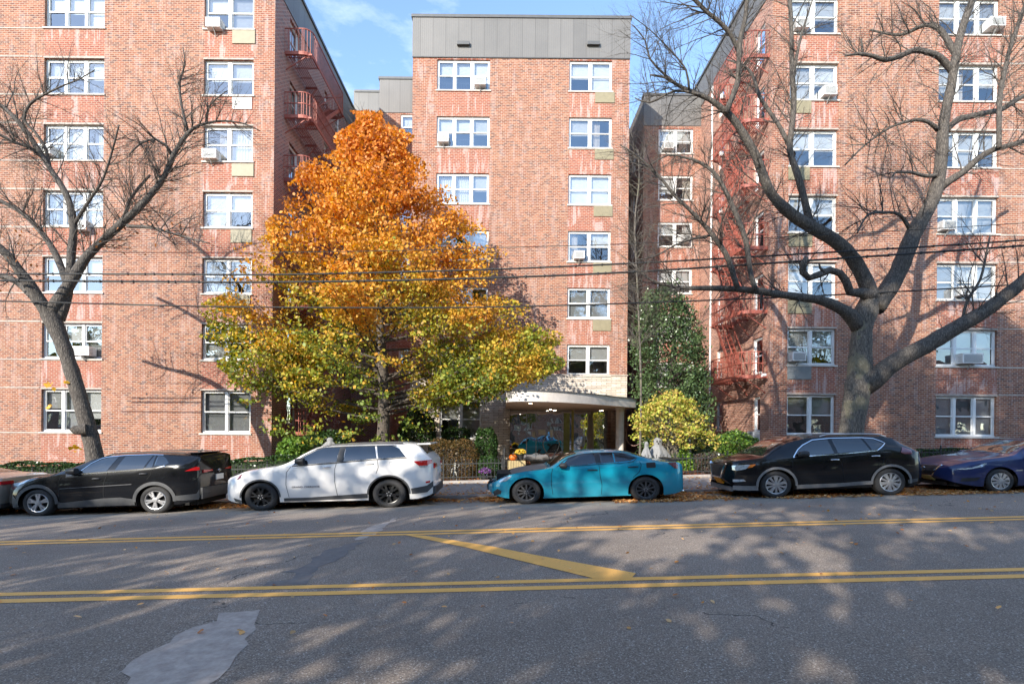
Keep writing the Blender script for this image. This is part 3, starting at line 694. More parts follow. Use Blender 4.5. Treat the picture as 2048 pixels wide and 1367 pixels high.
# canopy
plan = [(.02, Yc-.03), (.03, 17.4), (.12, 16.95), (.35, 16.68), (.8, 16.6), (1.3, 16.72), (1.9, 17.05), (2.6, 17.65), (3.3, 18.4), (4.0, 19.3), (4.6, 20.0), (5.12, 20.62), (5.2, 20.8), (5.22, Yc-.03)]
def smoothpoly(pl, k=5):
    out = []
    for i in range(len(pl)-1):
        p0, p1, p2, p3 = [np.array(pl[max(0, min(len(pl)-1, i+d))]) for d in (-1, 0, 1, 2)]
        for j in range(k):
            t = j/k; out.append(tuple(.5*((2*p1)+(-p0+p2)*t+(2*p0-5*p1+4*p2-p3)*t*t+(-p0+3*p1-3*p2+p3)*t**3)))
    return out+[pl[-1]]
pl = [plan[0]]+smoothpoly(plan[1:12])+plan[12:]
b = MB(); CT = SOF+.33; n = len(pl)
b.poly([(x, y, CT) for x, y in pl][::-1]); b.poly([(x, y, SOF) for x, y in pl], 1)
for i in range(n):
    (x0, y0), (x1, y1) = pl[i], pl[(i+1) % n]; b.poly([(x0,y0,CT), (x1,y1,CT), (x1,y1,SOF), (x0,y0,SOF)], 0)
for i in range(1, n-2):   # drip edge
    (x0, y0), (x1, y1) = pl[i], pl[i+1]; b.bar((x0, y0-.01, CT+.015), (x1, y1-.01, CT+.015), .05, .03, 2)
cn = b.build('canopy', [M['stucco'], M['soffit'], M['coping']], bc)
em = bpy.data.materials.new('lamp_glow'); em.use_nodes = True; e = em.node_tree.nodes['Principled BSDF']; e.inputs['Emission Color'].default_value = (1,.9,.7,1); e.inputs['Emission Strength'].default_value = 6
for px, py in ((1061, 806), (1101, 818.5), (1110, 824), (1204, 826)):
    a, d = unroll(px, py); Y = .856*F/(-d); Y = min(Y, YG-.2); x = a*Y/F
    b = MB(); b.lathe([(.001, 0), (.045, 0), (.055, -.015), (.001, -.015)][::-1], (x, Y, SOF), n=16); b.build('downlight', em, cn)
x, Y = 4.54, 20.75
b = MB(); zb = G(x)
b.lathe([(.19, zb), (.19, zb+.12), (.165, zb+.15), (.16, zb+1.0), (.16, SOF-.22), (.175, SOF-.18), (.16, SOF-.15), (.19, SOF-.03), (.19, SOF)], (x, Y, 0), n=28)
b.build('porch_column', M['stucco'], bc, smooth=40)

# ---- rear pieces of the courtyard sides (part of the central building)
def rear_block(u0, u1, Y, Yback, htop, cols, pitch, top0, hh, sidewall, mats, name):
    fr = Frame((0, Y, 0), (1,0,0), (0,-1,0)); hs = []
    for c0, c1, n_ in cols:
        for k in range(6): hs.append((c0, c1, vv(top0+pitch*k+hh, Y), vv(top0+pitch*k, Y), n_))
    pb = htop[0]
    wall('rear_wall', fr, u0, u1, -1.2, pb, [h[:4] for h in hs], mats, bc, spandrel([(c[0], c[1]) for c in cols]), reveal=.06)
    for h in hs: window(bc, fr, *h[:4], h[4], random.choice(['bc', 'gb', 'hb', 'wc', 'vb']), reveal=.05)
    b = MB(); fbox(b, fr, u0, u1, pb, htop[1], -.3, .03); b.box(u0, u0+.3, Y+.3, Yback, pb, htop[1]); b.box(u1-.3, u1, Y+.3, Yback, pb, htop[1]); b.box(u0+.3,u1-.3,Y+.3,Yback,htop[1]-.9,htop[1]-.7)
    b.build('metal_parapet', M['panel'], bc)
    b = MB(); coping(b, fr, u0, u1, htop[1]); b.build('roof_coping', M['coping'], bc)
    return fr
RX0 = W(1287, 300, Yr).x; RXW = uu(528, Yw)
pbr, ptr = W(1350, 252, Yr).z, W(1350, 189, Yr).z
r0, r1 = W(1317, 290, Yr).x, W(1386, 290, Yr).x
fr_r = rear_block(RX0, RXW+.02, Yr, 33, (pbr, ptr), [(r0, r1, 2)], 93.3, dyl(258, 1350), 49, None, M['brick'], 'r')
fs = Frame((RX0, 0, 0), (0,1,0), (-1,0,0))
hs = [(28.0, 29.0, vv(dyl(258,1350)+93.3*k+49, Yr), vv(dyl(258,1350)+93.3*k, Yr)) for k in range(6)]
wall('side_wall', fs, Yr, 31, -1.2, pbr, hs, M['brickdark'], bc)
for h in hs: window(bc, fs, *h, 1, 'b', sill=False)
fb = Frame((0, 31, 0), (1,0,0), (0,-1,0))
b = MB(); fbox(b, fb, CX1, RX0+.1, -1.2, W(1270,245,31).z, -.2, 0); b.build('rear_wall', M['brickdark'], bc)
b = MB(); fbox(b, fb, CX1, RX0+.1, W(1270,245,31).z, W(1270,206,31).z, -.2, .03); b.build('metal_parapet', M['panel'], bc)
# left courtyard
pbl, ptl = W(800, 226, Yr).z, W(790, 156, Yr).z
lx0 = W(759, 200, Yr).x; w0 = W(801, 250, Yr).x
fr_l = rear_block(lx0, CX0-.01, Yr, 33, (pbl, ptl), [(w0, w0+1.75, 2)], 93.3, dyl(229, 800), 49, None, M['brick'], 'l')
YB = 29.4
fb = Frame((0, YB, 0), (1,0,0), (0,-1,0)); zt, zp = W(720,182,YB).z, W(720,250,YB).z
b = MB(); fbox(b, fb, LX, lx0+.3, -1.2, zp, -.2, 0); b.build('rear_wall', M['brickdark'], bc)
b = MB(); fbox(b, fb, LX, lx0+.3, zp, zt, -.2, .03); b.build('metal_parapet', M['panel'], bc)
b = MB(); coping(b, fb, LX+.1, lx0, zt); b.build('roof_coping', M['coping'], bc)
air_con(fc, W(962,0,Yc).x, W(962,176,Yc).z, 'white air conditioner with a long bracket in the top left window of the central block', w=.48)
air_con(fc, W(890,0,Yc).x, W(890,289,Yc).z, 'white air conditioner in the second window from the top, left column of the central block', w=.46)
air_con(fc, W(1162,0,Yc).x, W(1162,520,Yc).z, 'white air conditioner in the right column of the central block, fourth window down', w=.45)
air_con(fr_r, W(1338,0,Yr).x, W(1338,301,Yr).z, 'small white air conditioner in the highest courtyard window right of the central block', w=.5)
air_con(fr_r, W(1370,0,Yr).x, W(1370,487,Yr).z, 'small white air conditioner in the third courtyard window right of the central block', w=.5)

# ---- right wing
random.seed(23)
br_ = empty('apartment_building', (RXW+5, Yw, G(RXW+5)), 'brick apartment wing on the right behind the large forked bare tree', 'apartment building')
fr = Frame((0, Yw, 0), (1,0,0), (0,-1,0)); RU = 26.0
E_0, E_1, F0, F1 = uu(563.5,Yw), uu(660.5,Yw), uu(861,Yw), uu(983,Yw)
rows = [(-735+132.5*k, 73 if k < 5 else 81) for k in range(-1, 6)]
holes = []
for t, h in rows:
    for a, c in ((E_0, E_1), (F0, F1)): holes.append((a, c, vv(t+h, Yw), vv(t, Yw)))
more = [(F0+6, F1+5.6, *h[2:]) for h in holes[::2]]
wall('front_wall', fr, RXW, RU, -.6, PB_W, holes+more, M['brick'], br_, spandrel([(E_0, E_1), (F0, F1), (F0+6, F1+5.6)]), reveal=.1)
specE = ['bh', 'bb', 'bh', 'hh', 'bb', 'bb', 'bv', ]; specF = ['bbg', 'bcb', 'hbb', 'bgb', 'gvb', 'bbh', 'ggg']
for k, (t, h) in enumerate(rows):
    v0, v1 = vv(t+h, Yw), vv(t, Yw)
    window(br_, fr, E_0, E_1, v0, v1, 2, specE[k]); window(br_, fr, F0, F1, v0, v1, 3, specF[k]); window(br_, fr, F0+6, F1+5.6, v0, v1, 2, 'bc')
    for q in ((F1+.06, F0+5.9, v0-.057, v0-.013, .012), (F1+.06, F0+5.9, v1+.028, v1+.072, .012), (F0-.02, F1+.02, v1+.002, v1+.07, .01), (E_0-.02, E_1+.02, v1+.002, v1+.06, .01)):
        b = MB(); fbox(b, fr, q[0], q[1], q[2], q[3], -.02, q[4]); b.build('stone_band', M['band'], br_)
for (x0, x1, y0, y1, m) in ((1580,1622,202,227,'beige'),(1576,1619,335,360,'beige'),(1577,1624,468,493,'beige'),(1575,1623,601,627,'beige'),(1574,1622,732,758,'greypanel')):
    p = W(x0, y1, Yw); q = W(x1, y0, Yw); cover(br_, fr, p.x, q.x, p.z, q.z, M[m])
b = MB(); fbox(b, fr, RXW, RU, PB_W, TOP, -.3, .02); b.box(RXW-.03, RXW+.3, Yw, 30, PB_W, TOP); b.box(RXW+.31, RU-.05, Yw+.35, 30, TOP-.9, TOP-.7); b.build('metal_parapet', M['panel'], br_)
b = MB(); coping(b, fr, RXW-.03, RU, TOP); b.box(RXW-.09, RXW+.3, Yw+.31, 30, TOP-.088, TOP+.031); b.build('roof_coping', M['coping'], br_)
frs = Frame((RXW, 0, 0), (0,1,0), (-1,0,0))
zr = [CZ+(751-y)*19.56/F*1.0+(856-751+1.5)*19.56/F+.08 for y in (108, 237, 367, 493, 621, 751)]
sideh = []
for z in zr: sideh += [(19.95, 20.75, z+.12, z+1.52), (23.6, 24.3, z+.3, z+1.6)]
sideh += [(20.1, 20.65, zr[-1]-2.13, zr[-1]-.75), (23.6, 24.3, zr[-1]-2.1, zr[-1]-.75)]
wall('side_wall', frs, Yw, 30, -.6, PB_W, sideh, M['brickorange'], br_)
for h in sideh: window(br_, frs, *h, 1, random.choice(['w', 'b', 'w']), sill=False, reveal=.05)
b = MB(); b.box(RXW+.02, RU, 29.8, 30, -.6, TOP); b.box(RU-.1, RU, Yw, 29.8, -.6, TOP); b.build('rear_wall', M['brickdark'], br_)
air_con(frs, 20.35, zr[-1]-2.13-.3, 'white air conditioner low on the side wall beside the green bush, right wing', w=.5)
air_con(fr, W(1598,0,Yw).x, W(1598,723,Yw).z, 'air conditioner in the second-floor window just left of the thick trunk, right wing', w=.5)
air_con(fr, W(1941,0,Yw).x, W(1941,726,Yw).z-.03, 'large white air conditioner seen under the low right-hand bough, right wing', w=.75, h=.36)
air_con(fr, W(1893,0,Yw).x, W(1893,463,Yw).z, 'air conditioner in the fourth-floor three-part window, left light, right wing', w=.5)
air_con(fr, W(1985,0,Yw).x, W(1985,58,Yw).z-.06, 'white air conditioner on a bracket in the highest window at far right', w=.55)
air_con(fr, W(1600,0,Yw).x, W(1600,64,Yw).z, 'air conditioner in the topmost two-part window of the right wing', w=.5)
air_con(fr, W(1655,0,Yw).x, W(1655,197,Yw).z, 'air conditioner at the right of the second two-part window from the top, right wing', w=.48)
air_con(fr, W(1930,0,Yw).x, W(1930,592,Yw).z, 'air conditioner in the third-floor three-part window behind twigs, right wing', w=.48)
# security camera on the corner
p = W(1530, 752, Yw); b = MB(); b.box(p.x-.16, p.x-.01, Yw-.14, Yw-.02, p.z, p.z+.09); b.tube([(p.x-.13, Yw-.1, p.z+.03), (p.x-.22, Yw-.2, p.z-.02)], .035, 10)
b.build('security_lamp', M['white'], br_, bevel=.01)

# ---- fire escapes: balcony per floor, railing, stair down to the next
def fire_escape(parent, fr_, levels, u0, u1, depth, last_ladder, stair_dir):
    for li, z in enumerate(levels):
        b = MB()   # rounded balcony: fascia and slatted floor
        R = .35; pts = [(u0, 0), (u0, depth-R)]+[(u0+R-R*math.cos(t), depth-R+R*math.sin(t)) for t in np.linspace(.2, math.pi/2, 5)]+[(u1-R+R*math.sin(t), depth-R+R*math.cos(t)) for t in np.linspace(0, math.pi/2-.1, 5)]+[(u1, 0)]
        for (a, c), (d, e) in zip(pts, pts[1:]): b.bar(fr_.P(a, z-.05, c), fr_.P(d, z-.05, e), .02, .13)
        nslat = int(depth/.075); hole = (u0+1.0, u1-.55)
        for j in range(1, nslat):
            nn = j*depth/nslat
            if nn < depth*.48: b.bar(fr_.P(u0+.03, z-.02, nn), fr_.P(u1-.03, z-.02, nn), .03, .012)
            else:
                inset = .18 if nn > depth-.2 else .03
                b.bar(fr_.P(u0+inset, z-.02, nn), fr_.P(hole[0], z-.02, nn), .03, .012); b.bar(fr_.P(hole[1], z-.02, nn), fr_.P(u1-inset, z-.02, nn), .03, .012)
        for a in np.arange(u0+.3, u1, .6): b.bar(fr_.P(a, z-.035, .02), fr_.P(a, z-.035, depth-.03 if not hole[0] < a < hole[1] else depth*.48), .012, .04)
        for a in (u0+.1, (u0+u1)/2, u1-.1): b.bar(fr_.P(a, z-.06, 0), fr_.P(a, z-.06, depth*(.5 if abs(a-(u0+u1)/2) < .2 else 1)), .04, .06); b.bar(fr_.P(a, z-.65, .0), fr_.P(a, z-.08, depth*(.48 if abs(a-(u0+u1)/2) < .2 else .85)), .03)
        root = b.build('fire_escape_landing', M['redpaint'], parent)
        b = MB()
        for h in (.88, .45) if li else (.88,):
            for (a, c), (d, e) in zip(pts, pts[1:]): b.bar(fr_.P(a, z+h, c), fr_.P(d, z+h, e), .034)
        L_ = 0
        for (a, c), (d, e) in zip(pts, pts[1:]):
            seg = math.hypot(d-a, e-c); k = max(1, int(seg/.13))
            for j in range(k):
                t = j/k; b.bar(fr_.P(a+(d-a)*t, z, c+(e-c)*t), fr_.P(a+(d-a)*t, z+.88, c+(e-c)*t), .021)
        b.build('railing', M['redpaint'], root)
        if li < len(levels)-1:   # stair
            z2 = levels[li+1]; b = MB(); s0, s1 = (hole[1], hole[0]-.25) if stair_dir > 0 else (hole[0], hole[1]+.25)
            for nn in (depth*.52, depth*.95):
                b.bar(fr_.P(s0, z, nn), fr_.P(s1, z2, nn), .03, .15); b.bar(fr_.P(s0, z+.7, nn), fr_.P(s1, z2+.75, nn), .03)
                for t in (.15, .5, .85): b.bar(fr_.P(s0+(s1-s0)*t, z+(z2-z)*t, nn), fr_.P(s0+(s1-s0)*t, z+(z2-z)*t+.72, nn), .016)
            for j in range(1, 12):
                t = j/12; a = s0+(s1-s0)*t; zz = z+(z2-z)*t
                b.bar(fr_.P(a-.06, zz, depth*.73-.001), fr_.P(a+.06, zz, depth*.73-.001), depth*.41, .022)
            b.build('stair', M['redpaint'], root)
fire_escape(bl, fls, zl, 20.25, 24.5, 1.02, True, 1)
fire_escape(br_, frs, zr, 19.6, 22.7, .97, True, 1)
b = MB()
for z in (zr[0]-.5, ): b.tube([(RXW-.06, 24.9, -.3), (RXW-.06, 24.9, PB_W)], .045, 8)
b.build('drainpipe', M['white'], br_)
# ---------------------------------------------------------------- cars
def paint(name, col, rough=.25, metal=.0, coat=1.0, flake=.0):
    m, nt, b = newmat(name); lk = nt.links.new; coat = .55 if sum(col) < .1 else .9
    tc = N(nt, 'ShaderNodeTexCoord'); nz = N(nt, 'ShaderNodeTexNoise', Scale=3, Detail=8, Roughness=.7); lk(tc.outputs['Object'], nz.inputs['Vector'])
    sp = N(nt, 'ShaderNodeSeparateXYZ'); lk(tc.outputs['Object'], sp.inputs[0])
    # road dust low on the body
    mr = N(nt, 'ShaderNodeMapRange'); mr.inputs['From Min'].default_value = .75; mr.inputs['From Max'].default_value = .1; mr.inputs['To Max'].default_value = .22 if sum(col) > .1 else .02; lk(sp.outputs['Z'], mr.inputs['Value'])
    f = mathn(nt, 'MULTIPLY', mr.outputs[0], nz.outputs['Fac'])
    lk(mixc(nt, f, col, (.25,.22,.19)), b.inputs['Base Color'])
    b.inputs['Roughness'].default_value = rough; b.inputs['Metallic'].default_value = metal
    b.inputs['Coat Weight'].default_value = coat; b.inputs['Specular IOR Level'].default_value = .2
    rr = mathn(nt, 'ADD', mathn(nt, 'MULTIPLY', nz.outputs['Fac'], .04), .0); lk(rr, b.inputs['Coat Roughness'])
    return m
M['p_black'] = paint('black_car_paint', (.006,.0065,.008), .18)
M['p_white'] = paint('white_car_paint', (.80,.77,.73), .35)
M['p_teal'] = paint('teal_car_paint', (.004,.28,.40), .32, .25)
M['p_blue'] = paint('dark_blue_car_paint', (.006,.018,.085), .28, 0)
M['p_beige'] = paint('beige_car_paint', (.42,.37,.31), .3, .4)
M['carglass'] = plain('tinted_car_glass', (.008,.009,.010), .015, spec=1.0, noise=0, coat=.7)
M['clad'] = plain('grey_plastic_cladding', (.055,.056,.058), .55, noise=.15, nscale=12)
M['cladl'] = plain('light_grey_cladding', (.17,.165,.16), .5, noise=.15, nscale=12)
M['tyre'] = plain('tyre_rubber', (.026,.025,.025), .8, noise=.25, nscale=14)
M['under'] = plain('underbody', (.008,.008,.008), .9)
M['rimsilver'] = plain('silver_alloy', (.55,.55,.56), .3, metal=.8, noise=.1)
M['rimdark'] = plain('dark_alloy', (.12,.12,.125), .35, metal=.7, noise=.1)
M['rimblack'] = plain('black_alloy', (.018,.018,.018), .3, noise=.1, coat=.5)
M['redlens'] = plain('red_lamp_lens', (.45,.008,.012), .12, noise=.1, coat=1)
M['smokelens'] = plain('smoked_red_lens', (.16,.03,.05), .12, noise=.1, coat=1)
M['clearlens'] = plain('clear_lamp_lens', (.45,.48,.5), .08, noise=.35, nscale=22, coat=1, metal=.3)
M['amber'] = plain('amber_lens', (.6,.16,.02), .2)
M['plateo'] = plain('orange_plate', (.85,.33,.02), .5, noise=.05)
M['platew'] = plain('white_plate', (.62,.62,.58), .5, noise=.1, nscale=60)
M['platey'] = plain('pale_yellow_plate', (.52,.48,.20), .5, noise=.1, nscale=60)
M['darktext'] = plain('dark_lettering', (.02,.02,.05), .5)
M['seam'] = plain('panel_gap_shadow', (.004,.004,.004), .9)
M['matteblack'] = plain('matte_hood', (.14,.135,.13), .55, noise=.1)

def interp(pts, sm=.035):
    pts = sorted(pts); xs = np.array([p[0] for p in pts]); zs = np.array([p[1] for p in pts])
    g = np.arange(xs[0]-.3, xs[-1]+.3, .01); z = np.interp(g, xs, zs)
    k = int(sm*3/.01)
    ker = np.exp(-.5*(np.arange(-k, k+1)*.01/sm)**2); ker /= ker.sum()
    z = np.convolve(np.pad(z, k, mode='edge'), ker, mode='valid')
    return lambda x: float(np.interp(x, g, z))
class Car:
    def __init__(s, name, label, cat, org, sc, wf, wr, paintm, Wd=.92, over=(.92, .95), Y0=12.0, group='cars parked along the far kerb', R=.36, zk=.88):
        s.org, s.sc, s.Y0, s.Wd = org, sc, Y0, Wd
        s.xf = unroll(org[0]+wf/sc, VY+150)[0]*(Y0)/F; s.xr = unroll(org[0]+wr/sc, VY+145)[0]*(Y0)/F
        s.wb = s.xr-s.xf; s.x0 = -over[0]; s.x1 = s.wb+over[1]; s.R = R; s.zk = zk
        s.root = empty(name, (s.xf, Y0+Wd, roadz(s.xf, Y0+.5)), label, cat, group, rot=(0, -math.atan(SL), 0))
        wloc[s.root] = Vector((0,0,0)); s.p = paintm
    def L(s, cx, cy, Y=None):
        px, py = s.org[0]+cx/s.sc, s.org[1]+cy/s.sc; p = W(px, py, Y or s.Y0+.02)
        return (p.x-s.xf, p.z-roadz(p.x, s.Y0+.2))
    def setup(s, top, shoulder, rocker, arches, nose=(.30, .6, .10), tail=(.22, .5, .06), top_metric=None, roofw=.74):
        s.top = interp([(s.L(x, y, s.Y0+.42)[0], s.L(x, y, s.Y0+.85)[1]) for x, y in top] if top_metric is None else top_metric, .03)
        s.sh = interp([s.L(x, y) for x, y in shoulder], .06); s.rocker = rocker; s.ar = arches; s.nose = nose; s.tail = tail; s.roofw = roofw
    def hw(s, x):
        a, l, _ = s.nose; t = min(1, max(0, (x-s.x0)/l)); w = 1-a*(1-t)**2.6
        a, l, _ = s.tail; t = min(1, max(0, (s.x1-x)/l)); w -= a*(1-t)**2.6
        return s.Wd*w
    def zbot(s, x):
        z = s.rocker
        for cx, cz, ra, rb in s.ar:
            d = abs(x-cx)
            if d < ra: z = max(z, cz+rb*math.sqrt(1-(d/ra)**2))
        e = min(x-s.x0, s.x1-x); z += .10*max(0, 1-e/.5)**2 if e < .5 else 0
        return z
    def zshf(s, x):
        return min(s.sh(x), s.top(x)-.012)
    def section(s, x):
        zt, zs, zb, w = s.top(x), s.zshf(x), s.zbot(x), s.hw(x)
        zb = min(zb, zs-.03)
        g = zt-zs; t = min(1, max(0, (g-.07)/.22)); t = t*t*(3-2*t)
        zm = s.rocker+.42*(zs-s.rocker); P = []
        for i in range(9):
            q = i/8; z = zb+(zs-zb)*q
            r = (z-zm)/(max(zs-zm, .01)) if z > zm else (zm-z)/max(zm-s.rocker+.02, .01)
            tuck = (.045*r**2.2 if z > zm else .035*r**2)
            # a crease along the door
            cre = -.012*math.exp(-((z-(zs-.16))/.05)**2)
            P.append((w*(1-tuck)+cre*0, z))
        wsh = P[-1][0]
        wr = (s.roofw*s.Wd)*t+(wsh*.90)*(1-t); zr = zt-(.055*t+(.35*g)*(1-t)); zr = max(zr, zs+.003)
        for i in range(1, 8):
            q = i/7; bulge = .018*math.sin(q*math.pi)*t
            P.append((wsh+(wr-wsh)*q+bulge, zs+(zr-zs)*(q if t > .02 else q)))
        for i in range(1, 5):
            q = i/5*math.pi/2; ww = wr-(wr*.28)*(math.sin(q)); zz = zr+(zt-.014*t-.006-zr)*(1-math.cos(q)) if False else zr+(zt-.012-zr)*math.sin(q*.98)
            P.append((ww, zz))
        wl, zl = P[-1]
        for i in range(1, 5):
            q = i/4; P.append((wl*(1-q), zl+(zt-zl)*math.sin(q*math.pi/2)))
        return P
    def stations(s):
        xs = list(np.arange(s.x0+.09, s.x1-.08, .05)); xs += [s.x0, s.x0+.008, s.x0+.025, s.x0+.05, s.x1-.05, s.x1-.025, s.x1-.008, s.x1]
        for cx, cz, ra, rb in s.ar: xs += [cx+ra*math.sin(a) for a in np.linspace(-math.pi/2, math.pi/2, 25)]+[cx-ra-.002, cx+ra+.002]
        xs = sorted(xs); out = [xs[0]]
        for x in xs[1:]:
            if x-out[-1] > .0015: out.append(x)
        return out
    def body(s, extra=None):
        xs = s.stations(); b = MB(); R = []
        def shrink(x):   # rounding of nose and tail: pull the whole section in
            e0 = (x-s.x0); e1 = (s.x1-x); k = 1
            for e in (e0, e1):
                if e < .06: k = min(k, .93+.07*math.sqrt(max(0, 1-(1-e/.06)**2)))
            return k
        for x in xs:
            P = s.section(x); k = shrink(x); zc = (P[0][1]+P[-1][1])/2
            P = [(y*k, zc+(z-zc)*(k if k == 1 else (k*.5+.5))) for y, z in P]
            ring = [(x, -y, z) for y, z in P]+[(x, y, z) for y, z in P[-2::-1]]
            R.append([b.vert(p) for p in ring])
        n = len(R[0])
        for a, c in zip(R, R[1:]):
            for j in range(n-1): b.face((a[j], c[j], c[j+1], a[j+1]))
        for ring, sg, bul in ((R[0], -1, s.nose[2]), (R[-1], 1, s.tail[2])):
            pts = [Vector(b.v[i]) for i in ring]; zc = (pts[0].z+max(p.z for p in pts))/2; prev = ring
            for q in (.8, .55, .25):
                cur = [b.vert((p.x+sg*bul*(1-q*q), p.y*q, zc+(p.z-zc)*q)) for p in pts]
                for j in range(n-1):
                    f = (prev[j], prev[j+1], cur[j+1], cur[j]); b.face(f if sg < 0 else f[::-1])
                f = (prev[n-1], prev[0], cur[0], cur[n-1]); b.face(f if sg < 0 else f[::-1]); prev = cur
            b.face(prev if sg < 0 else prev[::-1])
        o = b.build('body', s.p, s.root, world=False, smooth=32); s.bodyo = o
        # underbody and wheel wells: black boxes that block light inside the open shell
        u = MB(); u.box(s.x0+.12, s.x1-.12, -(s.Wd-.3), s.Wd-.3, .15, s.sh(s.wb/2)*.8)
        lo = s.rocker+.03
        u.box(s.x0+.25, s.x1-.25, -(s.Wd-.14), s.Wd-.14, s.sh(s.wb/2)*.66, s.sh(s.wb/2)*.72)
        f = s.ar[0][0]+s.ar[0][2]; r = s.ar[1][0]-s.ar[1][2]
        u.box(f+.02, r-.02, -(s.Wd-.09), s.Wd-.09, s.rocker-.03, s.rocker+.25)
        for cx, cz, ra, rb in s.ar:
            u.box(cx-ra-.05, cx+ra+.05, -(s.Wd-.26), s.Wd-.26, .13, cz+rb+.03)
        u.build('underbody', M['under'], s.root, world=False)
        return o
    def ysurf(s, x, z):
        P = s.section(x)[:17]
        zz = [p[1] for p in P]; yy = [p[0] for p in P]
        return float(np.interp(z, zz, yy))
    def side(s, name, pts, mat, off=.006, crop=True, parent=None, nz=6, both=True, step=.03, label=None, Y=None, smooth=True):
        P = [s.L(x, y, Y) for x, y in pts] if crop else pts
        P = [(min(max(x, s.x0+.004), s.x1-.004), z) for x, z in P]
        x0 = min(p[0] for p in P); x1 = max(p[0] for p in P)
        xs = set([p[0] for p in P]); xs |= set(np.arange(x0, x1, step)); xs = sorted(xs)
        cols = []
        for x in xs:
            zz = []
            xx = min(max(x, x0+1e-5), x1-1e-5)
            for (a, c), (d, e) in zip(P, P[1:]+P[:1]):
                if (a <= xx < d) or (d <= xx < a): zz.append(c+(e-c)*(xx-a)/(d-a))
            if len(zz) >= 2:
                lim = s.section(x)[15][1]-.004; z1_ = min(max(zz), lim); z0_ = min(min(zz), lim-.001); cols.append((x, z0_, z1_))
        out = []
        for sg in ((-1, 1) if both else (-1,)):
            b = MB(); R = []
            for x, z0, z1 in cols:
                R.append([b.vert((x, sg*(s.ysurf(x, z0+(z1-z0)*j/nz)+off), z0+(z1-z0)*j/nz)) for j in range(nz+1)])
            for a, c in zip(R, R[1:]):
                for j in range(nz): f = (a[j], c[j], c[j+1], a[j+1]); b.face(f if sg < 0 else f[::-1])
            o = b.build(name, mat, parent or s.root, world=False, smooth='all' if smooth else False)
            if label: o['label'] = label
            out.append(o)
        return out
    def band(s, pts, w, crop=True, Y=None):   # thin ribbon along a polyline -> polygon in (x,z)
        P = [Vector((*s.L(x, y), 0)) for x, y in pts] if crop else [Vector((x, z, 0)) for x, z in pts]
        a = []; c = []
        for i, p in enumerate(P):
            d = (P[min(i+1, len(P)-1)]-P[max(i-1, 0)]).normalized(); q = Vector((-d.y, d.x, 0))*w/2
            a.append(p+q); c.append(p-q)
        return a, c
    def ribbon(s, b, pts, w, off, crop=True, sides=(-1, 1)):
        """follow a polyline on both flanks"""
        P = [s.L(x, y) for x, y in pts] if crop else pts
        Q = []
        for (a, c), (d, e) in zip(P, P[1:]):
            k = max(1, int(math.hypot(d-a, e-c)/.06))
            Q += [(a+(d-a)*j/k, c+(e-c)*j/k) for j in range(k)]
        Q.append(P[-1])
        for sg in sides:
            prev = None
            for i, (x, z) in enumerate(Q):
                z = min(z, s.section(x)[15][1]-w*.5)
                xa, za = Q[max(i-1, 0)]; xb, zb = Q[min(i+1, len(Q)-1)]; l = math.hypot(xb-xa, zb-za) or 1
                nx, nz_ = -(zb-za)/l*w/2, (xb-xa)/l*w/2
                c = [b.vert((x+k*nx, sg*(s.ysurf(x+k*nx, z+k*nz_)+off), z+k*nz_)) for k in (-1, 1)]
                if prev: f = (prev[0], c[0], c[1], prev[1]); b.face(f if sg < 0 else f[::-1])
                prev = c
    def top_patch(s, name, x0, x1, j0, j1, mat, off=.006, curve=0.0):
        """glass patch on the upper skin between ring indices j0..j1 (mirrored across the roof)"""
        xs = np.linspace(x0, x1, 14); b = MB(); R = []
        for x in xs:
            P = s.section(x)[j0:]; ring = [(-y, z) for y, z in P]+[(y, z) for y, z in P[-2::-1]]
            R.append([b.vert((x+curve*(1-(y/s.Wd)**2), y, z+off)) for y, z in ring])
        for a, c in zip(R, R[1:]):
            for j in range(len(a)-1): b.face((a[j], c[j], c[j+1], a[j+1]))
        return b.build(name, mat, s.root, world=False, smooth='all')
    def wheel(s, x, near, style, mat, w=.225):
        R = s.R; sg = -1 if near else 1; yo = sg*(s.Wd-.012); k = s.zk; b = MB()
        prof = [(R*.66, -.02), (R*.70, -.008), (R*.80, .0), (R*.93, -.012), (R*.985, -.04), (R, -.07), (R, -w+.06), (R*.97, -w+.02), (R*.8, -w), (R*.6, -w)]
        pr = [(r, -sg*h if False else (h if sg > 0 else -h)) for r, h in prof]
        if sg > 0: pr = pr[::-1]
        b.lathe(pr, (0, 0, 0), 'y', 40)
        t = b.build('wheel', M['tyre'], s.root, world=False, smooth=50)
        t.location = (x, yo, R*k+.003); t.scale = (1, 1, k)
        r = MB(); rr = R*.68
        def Y(d): return sg*d
        pr = [(rr+.004, -.022), (rr-.008, -.010), (rr-.022, -.014), (rr-.03, -.05), (rr-.035, -.10)]
        pr = [(a, sg*h) for a, h in pr]; r.lathe(pr if sg < 0 else pr[::-1], (0,0,0), 'y', 40, 0)
        r.lathe([(.001, sg*-.085), (rr*.98, sg*-.085)] if sg > 0 else [(rr*.98, sg*-.085), (.001, sg*-.085)], (0,0,0), 'y', 30, 1)
        def spoke(a, w0, w1, r0, r1, d0=-.012, d1=-.02, m=0, th=.03):
            ca, sa = math.cos(a), math.sin(a); c = []
            for (rad, wd, dd) in ((r0, w0, d0), (r1, w1, d1)):
                for q, dep in ((-1, 0), (1, 0), (1, th), (-1, th)):
                    c.append(r.vert((ca*rad-sa*q*wd/2, sg*(dd-dep), sa*rad+ca*q*wd/2)))
            for f in ((0,1,5,4),(1,2,6,5),(3,0,4,7),(2,3,7,6)): r.face([c[i] for i in (f if sg > 0 else f[::-1])], m)
        A = math.pi/2+.2*x
